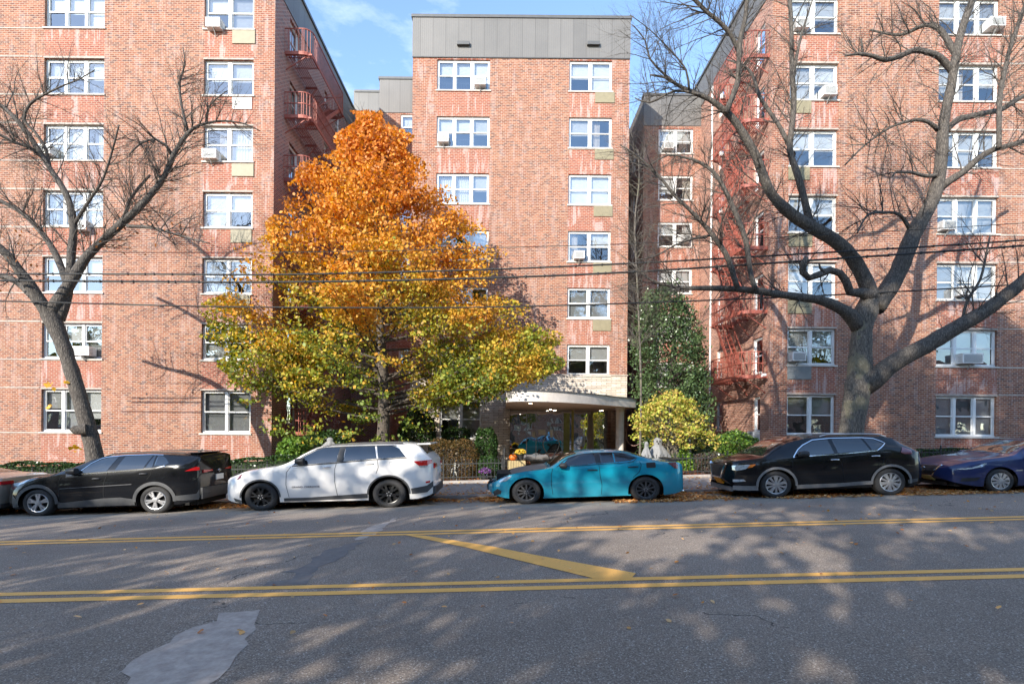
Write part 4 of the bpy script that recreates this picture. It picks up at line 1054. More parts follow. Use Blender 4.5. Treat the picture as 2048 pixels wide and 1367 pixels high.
        if style == 'five':
            for i in range(5):
                a = A+i*2*math.pi/5
                spoke(a-.17, .030, .055, .05, rr-.015); spoke(a+.17, .030, .055, .05, rr-.015); spoke(a, .075, .06, .04, rr*.7, -.02, -.03)
        elif style == 'fiveblack':
            for i in range(5):
                a = A+i*2*math.pi/5
                spoke(a, .085, .06, .04, rr*.62); spoke(a-.22, .035, .05, rr*.5, rr-.012); spoke(a+.22, .035, .05, rr*.5, rr-.012)
                r.lathe([(.012, sg*.004), (.001, sg*.006)], (math.cos(a+.6)*.055, 0, math.sin(a+.6)*.055), 'y', 8, 2)
        elif style == 'ten':
            for i in range(10): spoke(A+i*math.pi/5, .034, .040, .04, rr-.012)
        elif style == 'tensplit':
            for i in range(5):
                a = A+i*2*math.pi/5
                spoke(a-.12, .03, .045, .05, rr-.012); spoke(a+.12, .03, .045, .05, rr-.012); spoke(a+math.pi/5, .03, .06, .05, rr-.012, -.014, -.02)
        elif style == 'hubcap':
            for i in range(10): spoke(A+i*math.pi/5, .035, .085, .05, rr-.008, -.006, -.012)
        pr = [(.062, sg*-.03), (.058, sg*-.006), (.03, sg*-.002), (.001, sg*-.001)]
        r.lathe(pr[::-1] if sg < 0 else pr, (0,0,0), 'y', 20, 0)
        if style != 'hubcap':
            for i in range(5):
                a = A+.63+i*2*math.pi/5; q = [(.011, sg*.002), (.001, sg*.003)]; r.lathe(q, (math.cos(a)*.042, 0, math.sin(a)*.042), 'y', 7, 2)
        ri = r.build('rim', [mat, M['under'], M['rimsilver']], t, world=False, smooth=30)
        ri.location = (0, 0, 0)
        return t
    def wheels(s, style, mat):
        for x in (0, s.wb):
            for near in (True, False): s.wheel(x, near, style, mat)
    def slab(s, name, x0, x1, z0, z1, y, t, mat, sides=(-1, 1), bevel=.008, parent=None):
        out = []
        for sg in sides:
            b = MB(); b.box(x0, x1, min(sg*y, sg*(y+t)), max(sg*y, sg*(y+t)), z0, z1); out.append(b.build(name, mat, parent or s.root, world=False, bevel=bevel))
        return out
    def mirror(s, cx, cy, w, h, mat):
        x, z = s.L(cx, cy); y = s.ysurf(x, z)
        for sg in (-1, 1):
            b = MB(); c = Vector((x, sg*(y+.10), z)); V = []
            prof = [(-.5, .30, .55), (-.42, .75, .85), (0, .98, 1), (.38, 1, 1), (.5, .9, .92)]
            for t, kz, ky in prof:
                ring = []
                for j in range(12):
                    a = 2*math.pi*j/12; ring.append(b.vert((c.x+t*w, c.y+.085*ky*math.copysign(abs(math.cos(a))**.7, math.cos(a)), c.z+h/2*kz*math.copysign(abs(math.sin(a))**.7, math.sin(a)))))
                V.append(ring)
            for a_, c_ in zip(V, V[1:]):
                for j in range(12): f = (a_[j], a_[(j+1)%12], c_[(j+1)%12], c_[j]); b.face(f[::-1])
            b.face(V[0]); b.face(V[-1][::-1])
            b.bar((x+.02, sg*(y-.01), z-h*.35), (x, sg*(y+.08), z-h*.2), .05, .04)
            b.build('wing_mirror', mat, s.root, world=False, smooth=50)
    def handle(s, cx, cy, mat, w=.19):
        x, z = s.L(cx, cy)
        for sg in (-1, 1):
            b = MB(); y = s.ysurf(x, z)
            pts = [(x-w/2, sg*(y-.0), z-.004), (x-w/2+.025, sg*(y+.03), z), (x, sg*(y+.036), z+.003), (x+w/2-.03, sg*(y+.03), z), (x+w/2, sg*(y+.0), z-.002)]
            b.tube(pts, [.009, .013, .014, .013, .009], 8); b.build('door_handle', mat, s.root, world=False, smooth='all')
    def end_patch(s, name, yz, mat, front=True, off=.012, thick=.01, parent=None, sub=False, bevel=0):
        """flat-ish slab fixed on nose or tail following its bulge; yz polygon list"""
        b = MB(); x0 = s.x0 if front else s.x1; bul = (s.nose if front else s.tail)[2]; sg = -1 if front else 1
        P = s.section(x0+(.01 if front else -.01)); w = P[5][0]; zc = (P[0][1]+P[-1][1])/2; h = (P[-1][1]-P[0][1])/2
        def X(y, z):
            q = min(1.3, max(abs(y)/w, abs(z-zc)/h)); return x0+sg*(bul*(1-q*q) if q < 1 else -.08*(q-1))
        n = len(yz); cy = sum(p[0] for p in yz)/n; cz_ = sum(p[1] for p in yz)/n
        outer = []
        for i, (y, z) in enumerate(yz):
            y2, z2 = yz[(i+1) % n]; k = max(1, int(math.hypot(y2-y, z2-z)/.12))
            for j in range(k): outer.append((y+(y2-y)*j/k, z+(z2-z)*j/k))
        f = [b.vert((X(y, z)+sg*(off+thick), y, z)) for y, z in outer]; g = [b.vert((X(y, z)-sg*.01, y, z)) for y, z in outer]
        inn = [b.vert((X(cy+(y-cy)*.5, cz_+(z-cz_)*.5)+sg*(off+thick), cy+(y-cy)*.5, cz_+(z-cz_)*.5)) for y, z in outer]; cc = b.vert((X(cy, cz_)+sg*(off+thick), cy, cz_))
        m = len(outer)
        for i in range(m):
            k = (i+1) % m; b.face((f[i], f[k], g[k], g[i])); b.face((f[i], inn[i], inn[k], f[k])); b.face((inn[i], cc, inn[k]))
        o = b.build(name, mat, parent or s.root, world=False)
        import bmesh
        bm = bmesh.new(); bm.from_mesh(o.data); bmesh.ops.recalc_face_normals(bm, faces=bm.faces); bm.to_mesh(o.data); bm.free()
        return o
def text_mesh(name, body, size, loc, rot, mat, parent, ext=.002):
    c = bpy.data.curves.new(name, 'FONT'); c.body = body; c.size = size; c.extrude = ext; c.align_x = 'CENTER'; c.align_y = 'CENTER'; c.space_character = 1.1
    t = bpy.data.objects.new(name, c); COL.objects.link(t); dg = bpy.context.evaluated_depsgraph_get(); dg.update()
    me = bpy.data.meshes.new_from_object(t.evaluated_get(dg)); bpy.data.objects.remove(t)
    o = bpy.data.objects.new(name, me); COL.objects.link(o); me.materials.clear(); me.materials.append(mat); o.parent = parent; o.location = loc; o.rotation_euler = rot
    return o
def rect(y0, y1, z0, z1): return [(y0, z0), (y1, z0), (y1, z1), (y0, z1)]
S4 = 4.096

# --- black suv, far left
c = Car('parked_car', 'black SUV with silver wheels parked beneath the leaning bare tree, tail towards the white SUV', 'car', (0, 850), S4, 305, 1270, M['p_black'], Wd=.925, over=(.90, .93), R=.365, zk=.87)
c.setup([(60,470),(110,448),(220,425),(330,400),(430,388),(520,372),(570,358),(700,298),(820,252),(960,224),(1100,212),(1300,206),(1450,210),(1600,216),(1760,232),(1790,246),(1850,300),(1890,345),(1915,400)],
        [(100,520),(200,470),(330,430),(500,398),(640,388),(900,378),(1100,360),(1260,348),(1380,325),(1500,318),(1620,330),(1720,345)], .205,
        [(0, .31, .435, .37), (None, .31, .435, .37)])
c.ar[1] = (c.wb, .31, .435, .37)
c.body(); c.wheels('five', M['rimsilver'])
g = c.side('side_window', [(648,388),(660,368),(720,320),(800,278),(880,257),(945,250),(880,372)], M['carglass'])
c.side('side_window', [(998,252),(1100,246),(1228,244),(1180,350),(945,364)], M['carglass'])
c.side('side_window', [(1238,246),(1252,246),(1254,340),(1198,347)], M['carglass'])
c.side('side_window', [(1268,246),(1310,250),(1350,272),(1388,306),(1360,322),(1268,330)], M['carglass'])
b = MB()
c.ribbon(b, [(650,396),(900,381),(1100,366),(1255,352),(1360,328)], .014, .01); b.build('window_trim', M['chrome'], c.root, world=False); b = MB()
c.ribbon(b, [(640,396),(660,372),(720,312),(800,266),(880,245),(960,238),(1100,232),(1230,230),(1310,236)], .012, .012)
b.build('window_trim', M['chrome'], c.root, world=False)
c.top_patch('windscreen', c.L(575,0,12.42)[0], c.L(800,0,12.42)[0], 17, 0, M['carglass'])
c.top_patch('rear_window', c.x1-.43, c.x1-.16, 17, 0, M['carglass'])
b = MB()
for pl_ in ([(520,390),(490,460),(497,600)], [(892,380),(862,470),(856,622)], [(1258,348),(1245,400),(1215,440)]): c.ribbon(b, pl_, .012, .004)
b.build('panel_gap', M['seam'], c.root, world=False)
wt_ = [(lambda b, sg: (c.ribbon(b, [(500,515),(860,492),(1090,478)], .016, .004, sides=(sg,)), b.build('body_moulding', M['clad'], c.root, world=False)))(MB(), sg) for sg in (-1, 1)]
c.side('sill_cladding', [(480,625),(530,628),(860,592),(1000,585),(1110,600),(1110,648),(480,672)], M['clad'], .015)
c.side('bumper_cladding', [(1440,572),(1590,560),(1640,520),(1665,480),(1790,470),(1800,585),(1600,610),(1440,612)], M['clad'], .015)
c.side('bumper_cladding', [(100,560),(140,600),(165,660),(100,672)], M['clad'], .012)
for cx, cz, ra, rb in c.ar:
    for sg in (-1, 1): b = MB(); c.ribbon(b, [(cx+(ra+.028)*math.cos(t), cz+(rb+.028)*math.sin(t)) for t in np.linspace(math.pi+.05, -.05, 24)], .075, .018, crop=False, sides=(sg,)); b.build('arch_cladding', M['clad'], c.root, world=False)
c.handle(800, 432, M['clad']); c.handle(1185, 392, M['clad'])
c.mirror(610, 372, .22, .15, M['black'])
c.side('tail_light', [(1520,372),(1590,338),(1700,342),(1720,350),(1700,362),(1620,368)], M['redlens'], .014)
c.side('headlight', [(128,470),(180,450),(230,440),(200,470),(140,488)], M['clearlens'], .008)
c.end_patch('tail_light', [(-.62,.97),(-.30,.955),(-.30,.93),(-.62,.90)], M['redlens'], False); c.end_patch('tail_light', [(.62,.97),(.30,.955),(.30,.93),(.62,.90)], M['redlens'], False)
c.end_patch('rear_bumper', rect(-.7,.7,.30,.56), M['clad'], False, off=.02, thick=.02)
pl_ = c.end_patch('licence_plate', rect(-.16,.16,.70,.83), M['platew'], False, off=.014)
ring = MB(); ring.tube([(c.x1+c.tail[2]+.018, .055*math.cos(t), .92+.036*math.sin(t)) for t in np.linspace(0, 2*math.pi, 20)], .006, 5); ring.tube([(c.x1+c.tail[2]+.018, .025*math.cos(t), .92+.034*math.sin(t)) for t in np.linspace(0, 2*math.pi, 16)], .005, 5); ring.build('badge', M['chrome'], c.root, world=False)
for sg in (-1, 1):
    b = MB(); pts = []
    for cx in np.linspace(960, 1640, 12):
        x, z = c.L(cx, 0, 12.6); P = c.section(x); pts.append((x, sg*P[16][0], P[16][1]+.035))
    pts[0] = (pts[0][0], pts[0][1], pts[0][2]-.03); pts[-1] = (pts[-1][0], pts[-1][1], pts[-1][2]-.03)
    b.tube(pts, .014, 6); b.build('roof_rail', M['black'], c.root, world=False, smooth='all')
x = c.x1-.42; b = MB(); b.bar((x-.02, 0, c.top(x)), (x+.08, 0, c.top(x)+.05), .03, .03); b.build('antenna_fin', M['black'], c.root, world=False)
b = MB(); xr = c.x1-.10; b.box(xr-.22, xr+.06, -.62, .62, c.top(xr-.22)-.01, c.top(xr-.22)+.012); b.build('spoiler', M['p_black'], c.root, world=False, bevel=.01)

# --- white suv
c = Car('parked_car', 'white SUV with black wheels parked under the orange autumn tree', 'car', (440, 850), S4, 333, 1387, M['p_white'], Wd=.96, over=(.86, 1.0), R=.385, zk=.85)
c.setup([(96,425),(112,404),(150,386),(250,350),(400,328),(520,315),(600,280),(700,220),(800,172),(900,150),(1100,142),(1300,136),(1500,133),(1640,142),(1668,158),(1720,215),(1765,270),(1790,330),(1800,420)],
        [(110,450),(200,400),(330,365),(520,340),(600,328),(720,318),(970,296),(1300,270),(1540,256),(1640,262),(1760,280)], .20,
        [(0, .33, .44, .38), (0, .33, .44, .38)], nose=(.20,.42,.08), roofw=.77)
c.ar[1] = (c.wb, .34, .47, .40)
c.body(); c.wheels('fiveblack', M['rimblack'])
c.side('side_window', [(600,322),(625,300),(690,252),(790,200),(880,178),(985,170),(965,296),(720,316)], M['carglass'])
c.side('side_window', [(1030,168),(1150,164),(1270,164),(1296,268),(1022,292)], M['carglass'])
c.side('side_window', [(1286,164),(1380,164),(1440,170),(1478,190),(1538,256),(1308,268)], M['carglass'])
c.side('door_pillar', [(985,170),(1030,168),(1022,292),(965,296)], M['black'], .008)
wt_ = [(lambda b, sg: (c.ribbon(b, [(598,330),(720,322),(970,302),(1300,275),(1545,262)], .02, .009, sides=(sg,)), b.build('window_trim', M['black'], c.root, world=False)))(MB(), sg) for sg in (-1, 1)]; wt_ = [(lambda b, sg: (c.ribbon(b, [(625,292),(690,244),(790,192),(880,170),(985,162),(1270,157),(1380,157),(1450,165)], .018, .009, sides=(sg,)), b.build('window_trim', M['black'], c.root, world=False)))(MB(), sg) for sg in (-1, 1)]
c.top_patch('windscreen', c.L(610,0,12.42)[0], c.L(800,0,12.42)[0], 17, 0, M['carglass'])
c.top_patch('rear_window', c.x1-.40, c.x1-.14, 17, 0, M['carglass'])
b = MB()
for pl_ in ([(590,335),(555,380),(550,480),(572,585)], [(966,300),(950,360),(950,460),(968,570)], [(1300,272),(1308,340),(1290,390)], ): c.ribbon(b, pl_, .010, .004)
fd = [(1400,296),(1470,292),(1480,330),(1410,336),(1400,296)]
b.build('panel_gap', M['seam'], c.root, world=False)
b = MB(); c.ribbon(b, fd, .006, .004); b.build('fuel_flap', M['acgrey'], c.root, world=False)
c.side('sill_cladding', [(530,592),(740,585),(1215,552),(1215,590),(700,612),(530,618)], M['clad'], .014)
c.side('bumper_cladding', [(1572,512),(1700,490),(1790,455),(1800,500),(1700,545),(1578,556)], M['clad'], .014)
c.side('bumper_cladding', [(115,590),(150,600),(185,610),(190,640),(130,620)], M['clad'], .012)
for cx, cz, ra, rb in c.ar:
    for sg in (-1, 1): b = MB(); c.ribbon(b, [(cx+(ra+.012)*math.cos(t), cz+(rb+.012)*math.sin(t)) for t in np.linspace(math.pi+.02, -.02, 24)], .035, .014, crop=False, sides=(sg,)); b.build('arch_cladding', M['clad'], c.root, world=False)
c.handle(885, 336, M['chrome']); c.handle(1240, 310, M['p_white'])
c.mirror(668, 290, .20, .15, M['black'])
c.side('tail_light', [(1598,290),(1740,280),(1747,305),(1705,326),(1640,326)], M['redlens'], .014); c.side('reversing_light', [(1640,326),(1705,326),(1735,312),(1700,338),(1645,338)], M['clearlens'], .015)
c.side('reflector', [(1690,456),(1725,452),(1722,468),(1692,472)], M['redlens'], .012); c.side('headlight', [(145,440),(165,405),(190,396),(178,425),(155,440)], M['smokelens'], .008)
c.end_patch('tail_light', [(-.70,1.0),(-.45,.98),(-.45,.92),(-.70,.88)], M['redlens'], False); c.end_patch('tail_light', [(.70,1.0),(.45,.98),(.45,.92),(.70,.88)], M['redlens'], False)
c.end_patch('rear_bumper', rect(-.75,.75,.28,.46), M['clad'], False, off=.02, thick=.02); c.end_patch('licence_plate', rect(-.16,.16,.74,.87), M['platew'], False, off=.014)
x, z = c.L(712, 499); lt_ = text_mesh('door_lettering', 'GRAND CHEROKEE', .055, (x, -(c.ysurf(x, z)+.006), z), (math.pi/2, math.atan2(.0, 1), 0), M['darktext'], c.root); lt_.scale = (1.22, 1, 1)
b = MB(); xr = c.x1-.12; b.box(xr-.25, xr+.06, -.66, .66, c.top(xr-.25)-.02, c.top(xr-.25)+.014); b.build('spoiler', M['p_white'], c.root, world=False, bevel=.012)
for sg in (-1, 1):
    b = MB(); pts = []
    for cx in np.linspace(900, 1540, 10):
        x, z = c.L(cx, 0, 12.6); P = c.section(x); pts.append((x, sg*P[16][0], P[16][1]+.03))
    pts[0] = (pts[0][0], pts[0][1], pts[0][2]-.03); b.tube(pts, .013, 6); b.build('roof_rail', M['black'], c.root, world=False, smooth='all')
jeep = c

# --- teal sedan
c = Car('parked_car', 'bright teal sedan with grey bonnet and dark wheels in front of the entrance', 'car', (940, 850), S4, 466, 1445, M['p_teal'], Wd=.90, over=(.80, .93), R=.335, zk=.86)
c.setup([(180,452),(250,412),(330,376),(450,350),(600,332),(655,318),(700,290),(800,232),(900,204),(1000,192),(1150,188),(1250,193),(1330,208),(1400,228),(1480,256),(1560,274),(1650,276),(1712,282),(1735,340)],
        [(200,470),(270,425),(350,392),(450,375),(600,355),(690,345),(800,331),(1070,312),(1300,298),(1390,282),(1500,288),(1620,294),(1720,300)], .155,
        [(0, .285, .40, .345), (0, .285, .40, .345)], nose=(.30,.62,.12), tail=(.20,.45,.05), roofw=.70)
c.ar[1] = (c.wb, .285, .405, .35)
c.body(); c.wheels('ten', M['rimdark'])
c.side('side_window', [(790,328),(792,300),(830,268),(900,236),(960,220),(1045,212),(1045,306),(965,316),(800,328)], M['carglass'])
c.side('side_window', [(1085,211),(1195,214),(1195,298),(1085,306)], M['carglass']); c.side('side_window', [(1204,215),(1290,233),(1340,250),(1380,264),(1330,285),(1204,297)], M['carglass'])
c.side('door_pillar', [(1045,212),(1085,211),(1085,306),(1045,308)], M['black'], .008)
wt_ = [(lambda b, sg: (c.ribbon(b, [(720,340),(790,285),(870,243),(960,214),(1060,204),(1200,207),(1300,229),(1388,262),(1350,290),(1300,300),(1070,313),(800,333)], .014, .009, sides=(sg,)), b.build('window_trim', M['black'], c.root, world=False)))(MB(), sg) for sg in (-1, 1)]
c.top_patch('windscreen', c.L(668,0,12.42)[0], c.L(880,0,12.42)[0], 17, 0, M['carglass']); c.top_patch('rear_window', c.L(1330,0,12.42)[0], c.L(1530,0,12.42)[0], 17, 0, M['carglass'])
c.top_patch('bonnet', c.x0+.10, c.L(640,0,12.42)[0], 14, 0, M['matteblack'], off=.004)
b = MB()
for pl_ in ([(688,350),(674,400),(672,480),(682,562)], [(1068,313),(1072,400),(1085,480),(1080,562)], [(1388,268),(1414,320),(1395,375),(1340,425)], ): c.ribbon(b, pl_, .010, .004)
b.build('panel_gap', M['seam'], c.root, world=False)
c.handle(1013, 361, M['black'], .23); c.handle(1348, 335, M['black'], .23)
c.side('fuel_flap', [(1455,302),(1525,298),(1532,305),(1532,336),(1525,342),(1460,344),(1455,338)], M['black'], .006)
c.mirror(770, 325, .17, .13, M['black'])
c.side('tail_light', [(1630,302),(1700,300),(1722,320),(1718,352),(1690,348)], M['smokelens'], .012)
c.side('headlight', [(240,462),(285,425),(350,408),(335,430),(300,455),(250,464)], M['clearlens'], .008)
c.side('sill_trim', [(600,584),(680,562),(1080,566),(1318,560),(1318,568),(600,592)], M['p_teal'], .02)
c.side('fog_grille', [(190,548),(230,520),(262,535),(255,560),(200,580)], M['black'], .008)
b = MB(); xt = c.x1-.12
for t in (-1,): b.box(xt-.08, xt+.13, -.6, .6, c.top(xt-.06)+.006, c.top(xt-.06)+.035)
b.build('spoiler', M['black'], c.root, world=False, bevel=.01)
x, z = c.x1-.02, .20; b = MB(); b.tube([(x-.1, -.55, z), (x+.10, -.55, z)], .035, 12); b.build('exhaust_tip', M['chrome'], c.root, world=False, smooth='all')
c.end_patch('grille', [(-.32,.30),(.32,.30),(.26,.58),(-.26,.58)], M['black'], True)
b = MB(); b.tube([(c.x0-c.nose[2]-.015, .035*math.cos(t), .62+.028*math.sin(t)) for t in np.linspace(0, 2*math.pi, 18)], .006, 5); b.build('badge', M['chrome'], c.root, world=False)

# --- black crossover on the right
S3 = 2048/648
c = Car('parked_car', 'black SUV with orange licence plate and chrome window line beneath the forked tree', 'car', (1400, 850), S3, 488, 1212, M['p_black'], Wd=.92, over=(.90, .87), R=.365, zk=.87)
c.setup([(40,262),(95,238),(180,210),(300,192),(370,182),(440,138),(530,90),(640,62),(720,54),(830,50),(1000,47),(1120,50),(1200,62),(1270,98),(1320,130),(1350,170),(1375,235)],
        [(90,300),(180,262),(300,235),(450,212),(600,200),(860,180),(1000,166),(1130,150),(1220,146),(1350,165)], .215,
        [(0, .31, .43, .375), (0, .31, .43, .375)], nose=(.30,.6,.12))
c.ar[1] = (c.wb, .31, .43, .375)
c.body(); c.wheels('tensplit', M['rimsilver'])
c.side('side_window', [(612,192),(640,160),(690,124),(750,98),(845,88),(862,176),(700,187)], M['carglass'])
c.side('side_window', [(872,86),(960,82),(1058,81),(1090,156),(990,164),(886,172)], M['carglass']); c.side('side_window', [(1072,82),(1135,86),(1185,112),(1128,150),(1102,154)], M['carglass'])
wt_ = [(lambda b, sg: (c.ribbon(b, [(600,198),(680,192),(860,181),(1000,169),(1130,156),(1165,135),(1198,110),(1180,98),(1140,80),(1060,75),(860,79),(750,90),(680,122),(640,152),(604,194)], .018, .011, sides=(sg,)), b.build('window_trim', M['chrome'], c.root, world=False)))(MB(), sg) for sg in (-1, 1)]
c.top_patch('windscreen', c.L(385,0,12.42)[0], c.L(620,0,12.42)[0], 17, 0, M['carglass']); c.top_patch('rear_window', c.x1-.42, c.x1-.18, 17, 0, M['carglass'])
b = MB()
for pl_ in ([(598,200),(592,260),(606,365)], [(870,181),(902,240),(912,350)], [(1132,155),(1178,185),(1162,235),(1130,262)]): c.ribbon(b, pl_, .011, .004)
b.build('panel_gap', M['seam'], c.root, world=False)
c.side('sill_cladding', [(612,372),(860,362),(1092,345),(1092,368),(860,385),(612,398)], M['cladl'], .018)
c.side('bumper_cladding', [(80,372),(200,385),(368,378),(368,408),(200,414),(85,392)], M['cladl'], .012); c.side('bumper_cladding', [(1310,340),(1385,330),(1385,350),(1315,362)], M['clad'], .014)
for cx, cz, ra, rb in c.ar:
    for sg in (-1, 1): b = MB(); c.ribbon(b, [(cx+(ra+.02)*math.cos(t), cz+(rb+.02)*math.sin(t)) for t in np.linspace(math.pi+.05, -.05, 24)], .055, .018, crop=False, sides=(sg,)); b.build('arch_cladding', M['cladl'], c.root, world=False)
c.handle(860, 214, M['chrome'], .21); c.handle(1118, 190, M['chrome'], .21)
c.mirror(655, 178, .2, .14, M['black'])
c.side('tail_light', [(1278,168),(1300,132),(1358,152),(1352,178),(1300,178)], M['smokelens'], .014)
c.side('headlight', [(205,285),(228,256),(320,246),(330,250),(300,276),(260,286)], M['clearlens'], .010); c.side('turn_signal', [(322,247),(362,243),(340,262),(312,268)], M['amber'], .010)
c.side('fog_lamp_trim', [(215,345),(290,340),(300,352),(240,362)], M['clearlens'], .008)
c.end_patch('grille', [(-.30,.46),(.30,.46),(.42,.76),(-.42,.76)], M['black'], True, off=.008)
for p0, p1 in (((-.46,.80),(-.27,.46)), ((.46,.80),(.27,.46)), ((-.27,.46),(.27,.46))):
    n_ = 6; q = []
    (a0, b0), (a1, b1) = p0, p1; dx, dz = (a1-a0), (b1-b0); l = math.hypot(dx, dz); nx, nz_ = -dz/l*.022, dx/l*.022
    c.end_patch('grille_chrome', [(a0+nx, b0+nz_), (a1+nx, b1+nz_), (a1-nx, b1-nz_), (a0-nx, b0-nz_)], M['chrome'], True, off=.018)
c.end_patch('licence_plate', rect(-.16,.16,.30,.44), M['plateo'], True, off=.026); c.end_patch('bumper_cladding', rect(-.6,.6,.16,.26), M['cladl'], True, off=.02, thick=.02)
for sg in (-1, 1):
    b = MB(); pts = []
    for cx in np.linspace(720, 1130, 10):
        x, z = c.L(cx, 0, 12.6); P = c.section(x); pts.append((x, sg*P[16][0], P[16][1]+.04))
    pts[0] = (pts[0][0], pts[0][1], pts[0][2]-.04); pts[-1] = (pts[-1][0], pts[-1][1], pts[-1][2]-.04)
    b.tube(pts, .017, 6); b.build('roof_rail', M['rimsilver'], c.root, world=False, smooth='all')

# --- dark blue sedan, right edge
c = Car('parked_car', 'dark blue sedan cut off by the right edge of the photo', 'car', (1400, 850), S3, 1908, 2762, M['p_blue'], Wd=.90, over=(.91, .97), R=.325, zk=.86)
mt = [(-1.0,.60),(-.88,.66),(-.6,.755),(-.2,.82),(.25,.87),(.45,.91),(.8,1.06),(1.2,1.175),(1.7,1.225),(2.2,1.20),(2.6,1.12),(3.05,.98),(3.5,.95),(3.75,.90)]
c.setup(None, [(1450,300),(1500,270),(1640,235),(1800,215),(1950,205),(2100,195),(2300,190),(2600,170)], .17, [(0, .275, .39, .335), (0, .275, .39, .335)], nose=(.32,.62,.13), top_metric=mt, roofw=.70)
c.ar[1] = (c.wb, .275, .39, .335)
c.sh = interp([(-.9,.55),(-.6,.66),(-.2,.73),(.4,.77),(1,.79),(2,.83),(3,.88),(3.7,.86)], .06)
c.body(); c.wheels('hubcap', M['rimsilver'])
c.side('side_window', [(.62,.80),(.95,.95),(1.3,1.07),(1.62,1.12),(1.62,.83)], M['carglass'], crop=False); c.side('side_window', [(1.70,.83),(1.70,1.12),(2.2,1.10),(2.62,1.0),(2.75,.89)], M['carglass'], crop=False)
c.top_patch('windscreen', .42, 1.15, 17, 0, M['carglass']); c.top_patch('rear_window', 2.55, 3.05, 17, 0, M['carglass'])
b = MB(); c.ribbon(b, [(.56,.78),(.54,.5),(.6,.22)], .01, .004, crop=False); c.ribbon(b, [(1.66,.82),(1.7,.5),(1.7,.2)], .01, .004, crop=False); b.build('panel_gap', M['seam'], c.root, world=False)
c.side('headlight', [(-.84,.565),(-.62,.60),(-.35,.70),(-.30,.69),(-.42,.62),(-.70,.555)], M['clearlens'], .010, crop=False)
c.side('fog_grille', [(-.80,.28),(-.55,.30),(-.48,.38),(-.78,.36)], M['black'], .008, crop=False)
c.handle(2220, 235, M['chrome']); c.mirror(2098, 190, .18, .13, M['p_blue'])
c.end_patch('grille', [(-.22,.38),(.22,.38),(.36,.62),(-.36,.62)], M['black'], True, off=.008)
for p0, p1 in (((-.38,.64),(-.20,.37)), ((.38,.64),(.20,.37)), ((-.20,.37),(.20,.37))):
    (a0, b0), (a1, b1) = p0, p1; dx, dz = (a1-a0), (b1-b0); l = math.hypot(dx, dz); nx, nz_ = -dz/l*.018, dx/l*.018
    c.end_patch('grille_chrome', [(a0+nx, b0+nz_), (a1+nx, b1+nz_), (a1-nx, b1-nz_), (a0-nx, b0-nz_)], M['chrome'], True, off=.018)
pl_ = c.end_patch('licence_plate', rect(-.16,.16,.26,.37), M['platey'], True, off=.02)
b = MB(); X_ = c.x0-c.nose[2]-.03; b.tube([(X_, .05*math.cos(t), .54+.045*math.sin(t)) for t in np.linspace(0, 2*math.pi, 20)], .007, 5); b.box(X_-.006, X_+.006, -.06, .06, .53, .55); b.build('badge', M['chrome'], c.root, world=False)
c.end_patch('lower_grille', rect(-.45,.45,.16,.24), M['black'], True, off=.012)

# --- beige sedan, only its tail at the left edge
c = Car('parked_car', 'beige car at the left edge with only its tail in view', 'car', (0, 850), S4, -1410, -430, M['p_beige'], Wd=.90, over=(.9, 1.02), R=.33, zk=.86)
mt = [(-1.0,.60),(-.88,.66),(-.6,.75),(-.2,.80),(.25,.85),(.45,.89),(.8,1.05),(1.2,1.16),(1.7,1.21),(2.2,1.19),(2.6,1.10),(3.05,.98),(3.5,.95),(3.75,.90)]
c.setup(None, [(0,0),(1,1)], .17, [(0, .275, .39, .335), (0, .275, .39, .335)], top_metric=mt, roofw=.70); c.ar[1] = (c.wb, .275, .39, .335)
c.sh = interp([(-.9,.55),(-.6,.66),(-.2,.73),(.4,.77),(1,.79),(2,.83),(3,.88),(3.7,.86)], .06)
c.body(); c.wheels('ten', M['rimsilver'])
c.side('side_window', [(.62,.80),(.95,.95),(1.3,1.07),(1.62,1.12),(1.62,.83)], M['carglass'], crop=False); c.side('side_window', [(1.70,.83),(1.70,1.12),(2.2,1.10),(2.62,1.0),(2.75,.89)], M['carglass'], crop=False)
c.top_patch('windscreen', .42, 1.15, 17, 0, M['carglass']); c.top_patch('rear_window', 2.6, 3.0, 17, 0, M['carglass'])
c.side('tail_light', [(c.x1-.36,.80),(c.x1-.05,.82),(c.x1-.02,.74),(c.x1-.3,.74)], M['redlens'], .012, crop=False); c.end_patch('tail_light', [(-.70,.82),(-.40,.82),(-.40,.74),(-.70,.74)], M['redlens'], False); c.end_patch('tail_light', [(.70,.82),(.40,.82),(.40,.74),(.70,.74)], M['redlens'], False)
c.end_patch('rear_bumper', rect(-.7,.7,.2,.3), M['clad'], False, off=.01); c.mirror(-1100, 170, .18, .13, M['p_beige'])
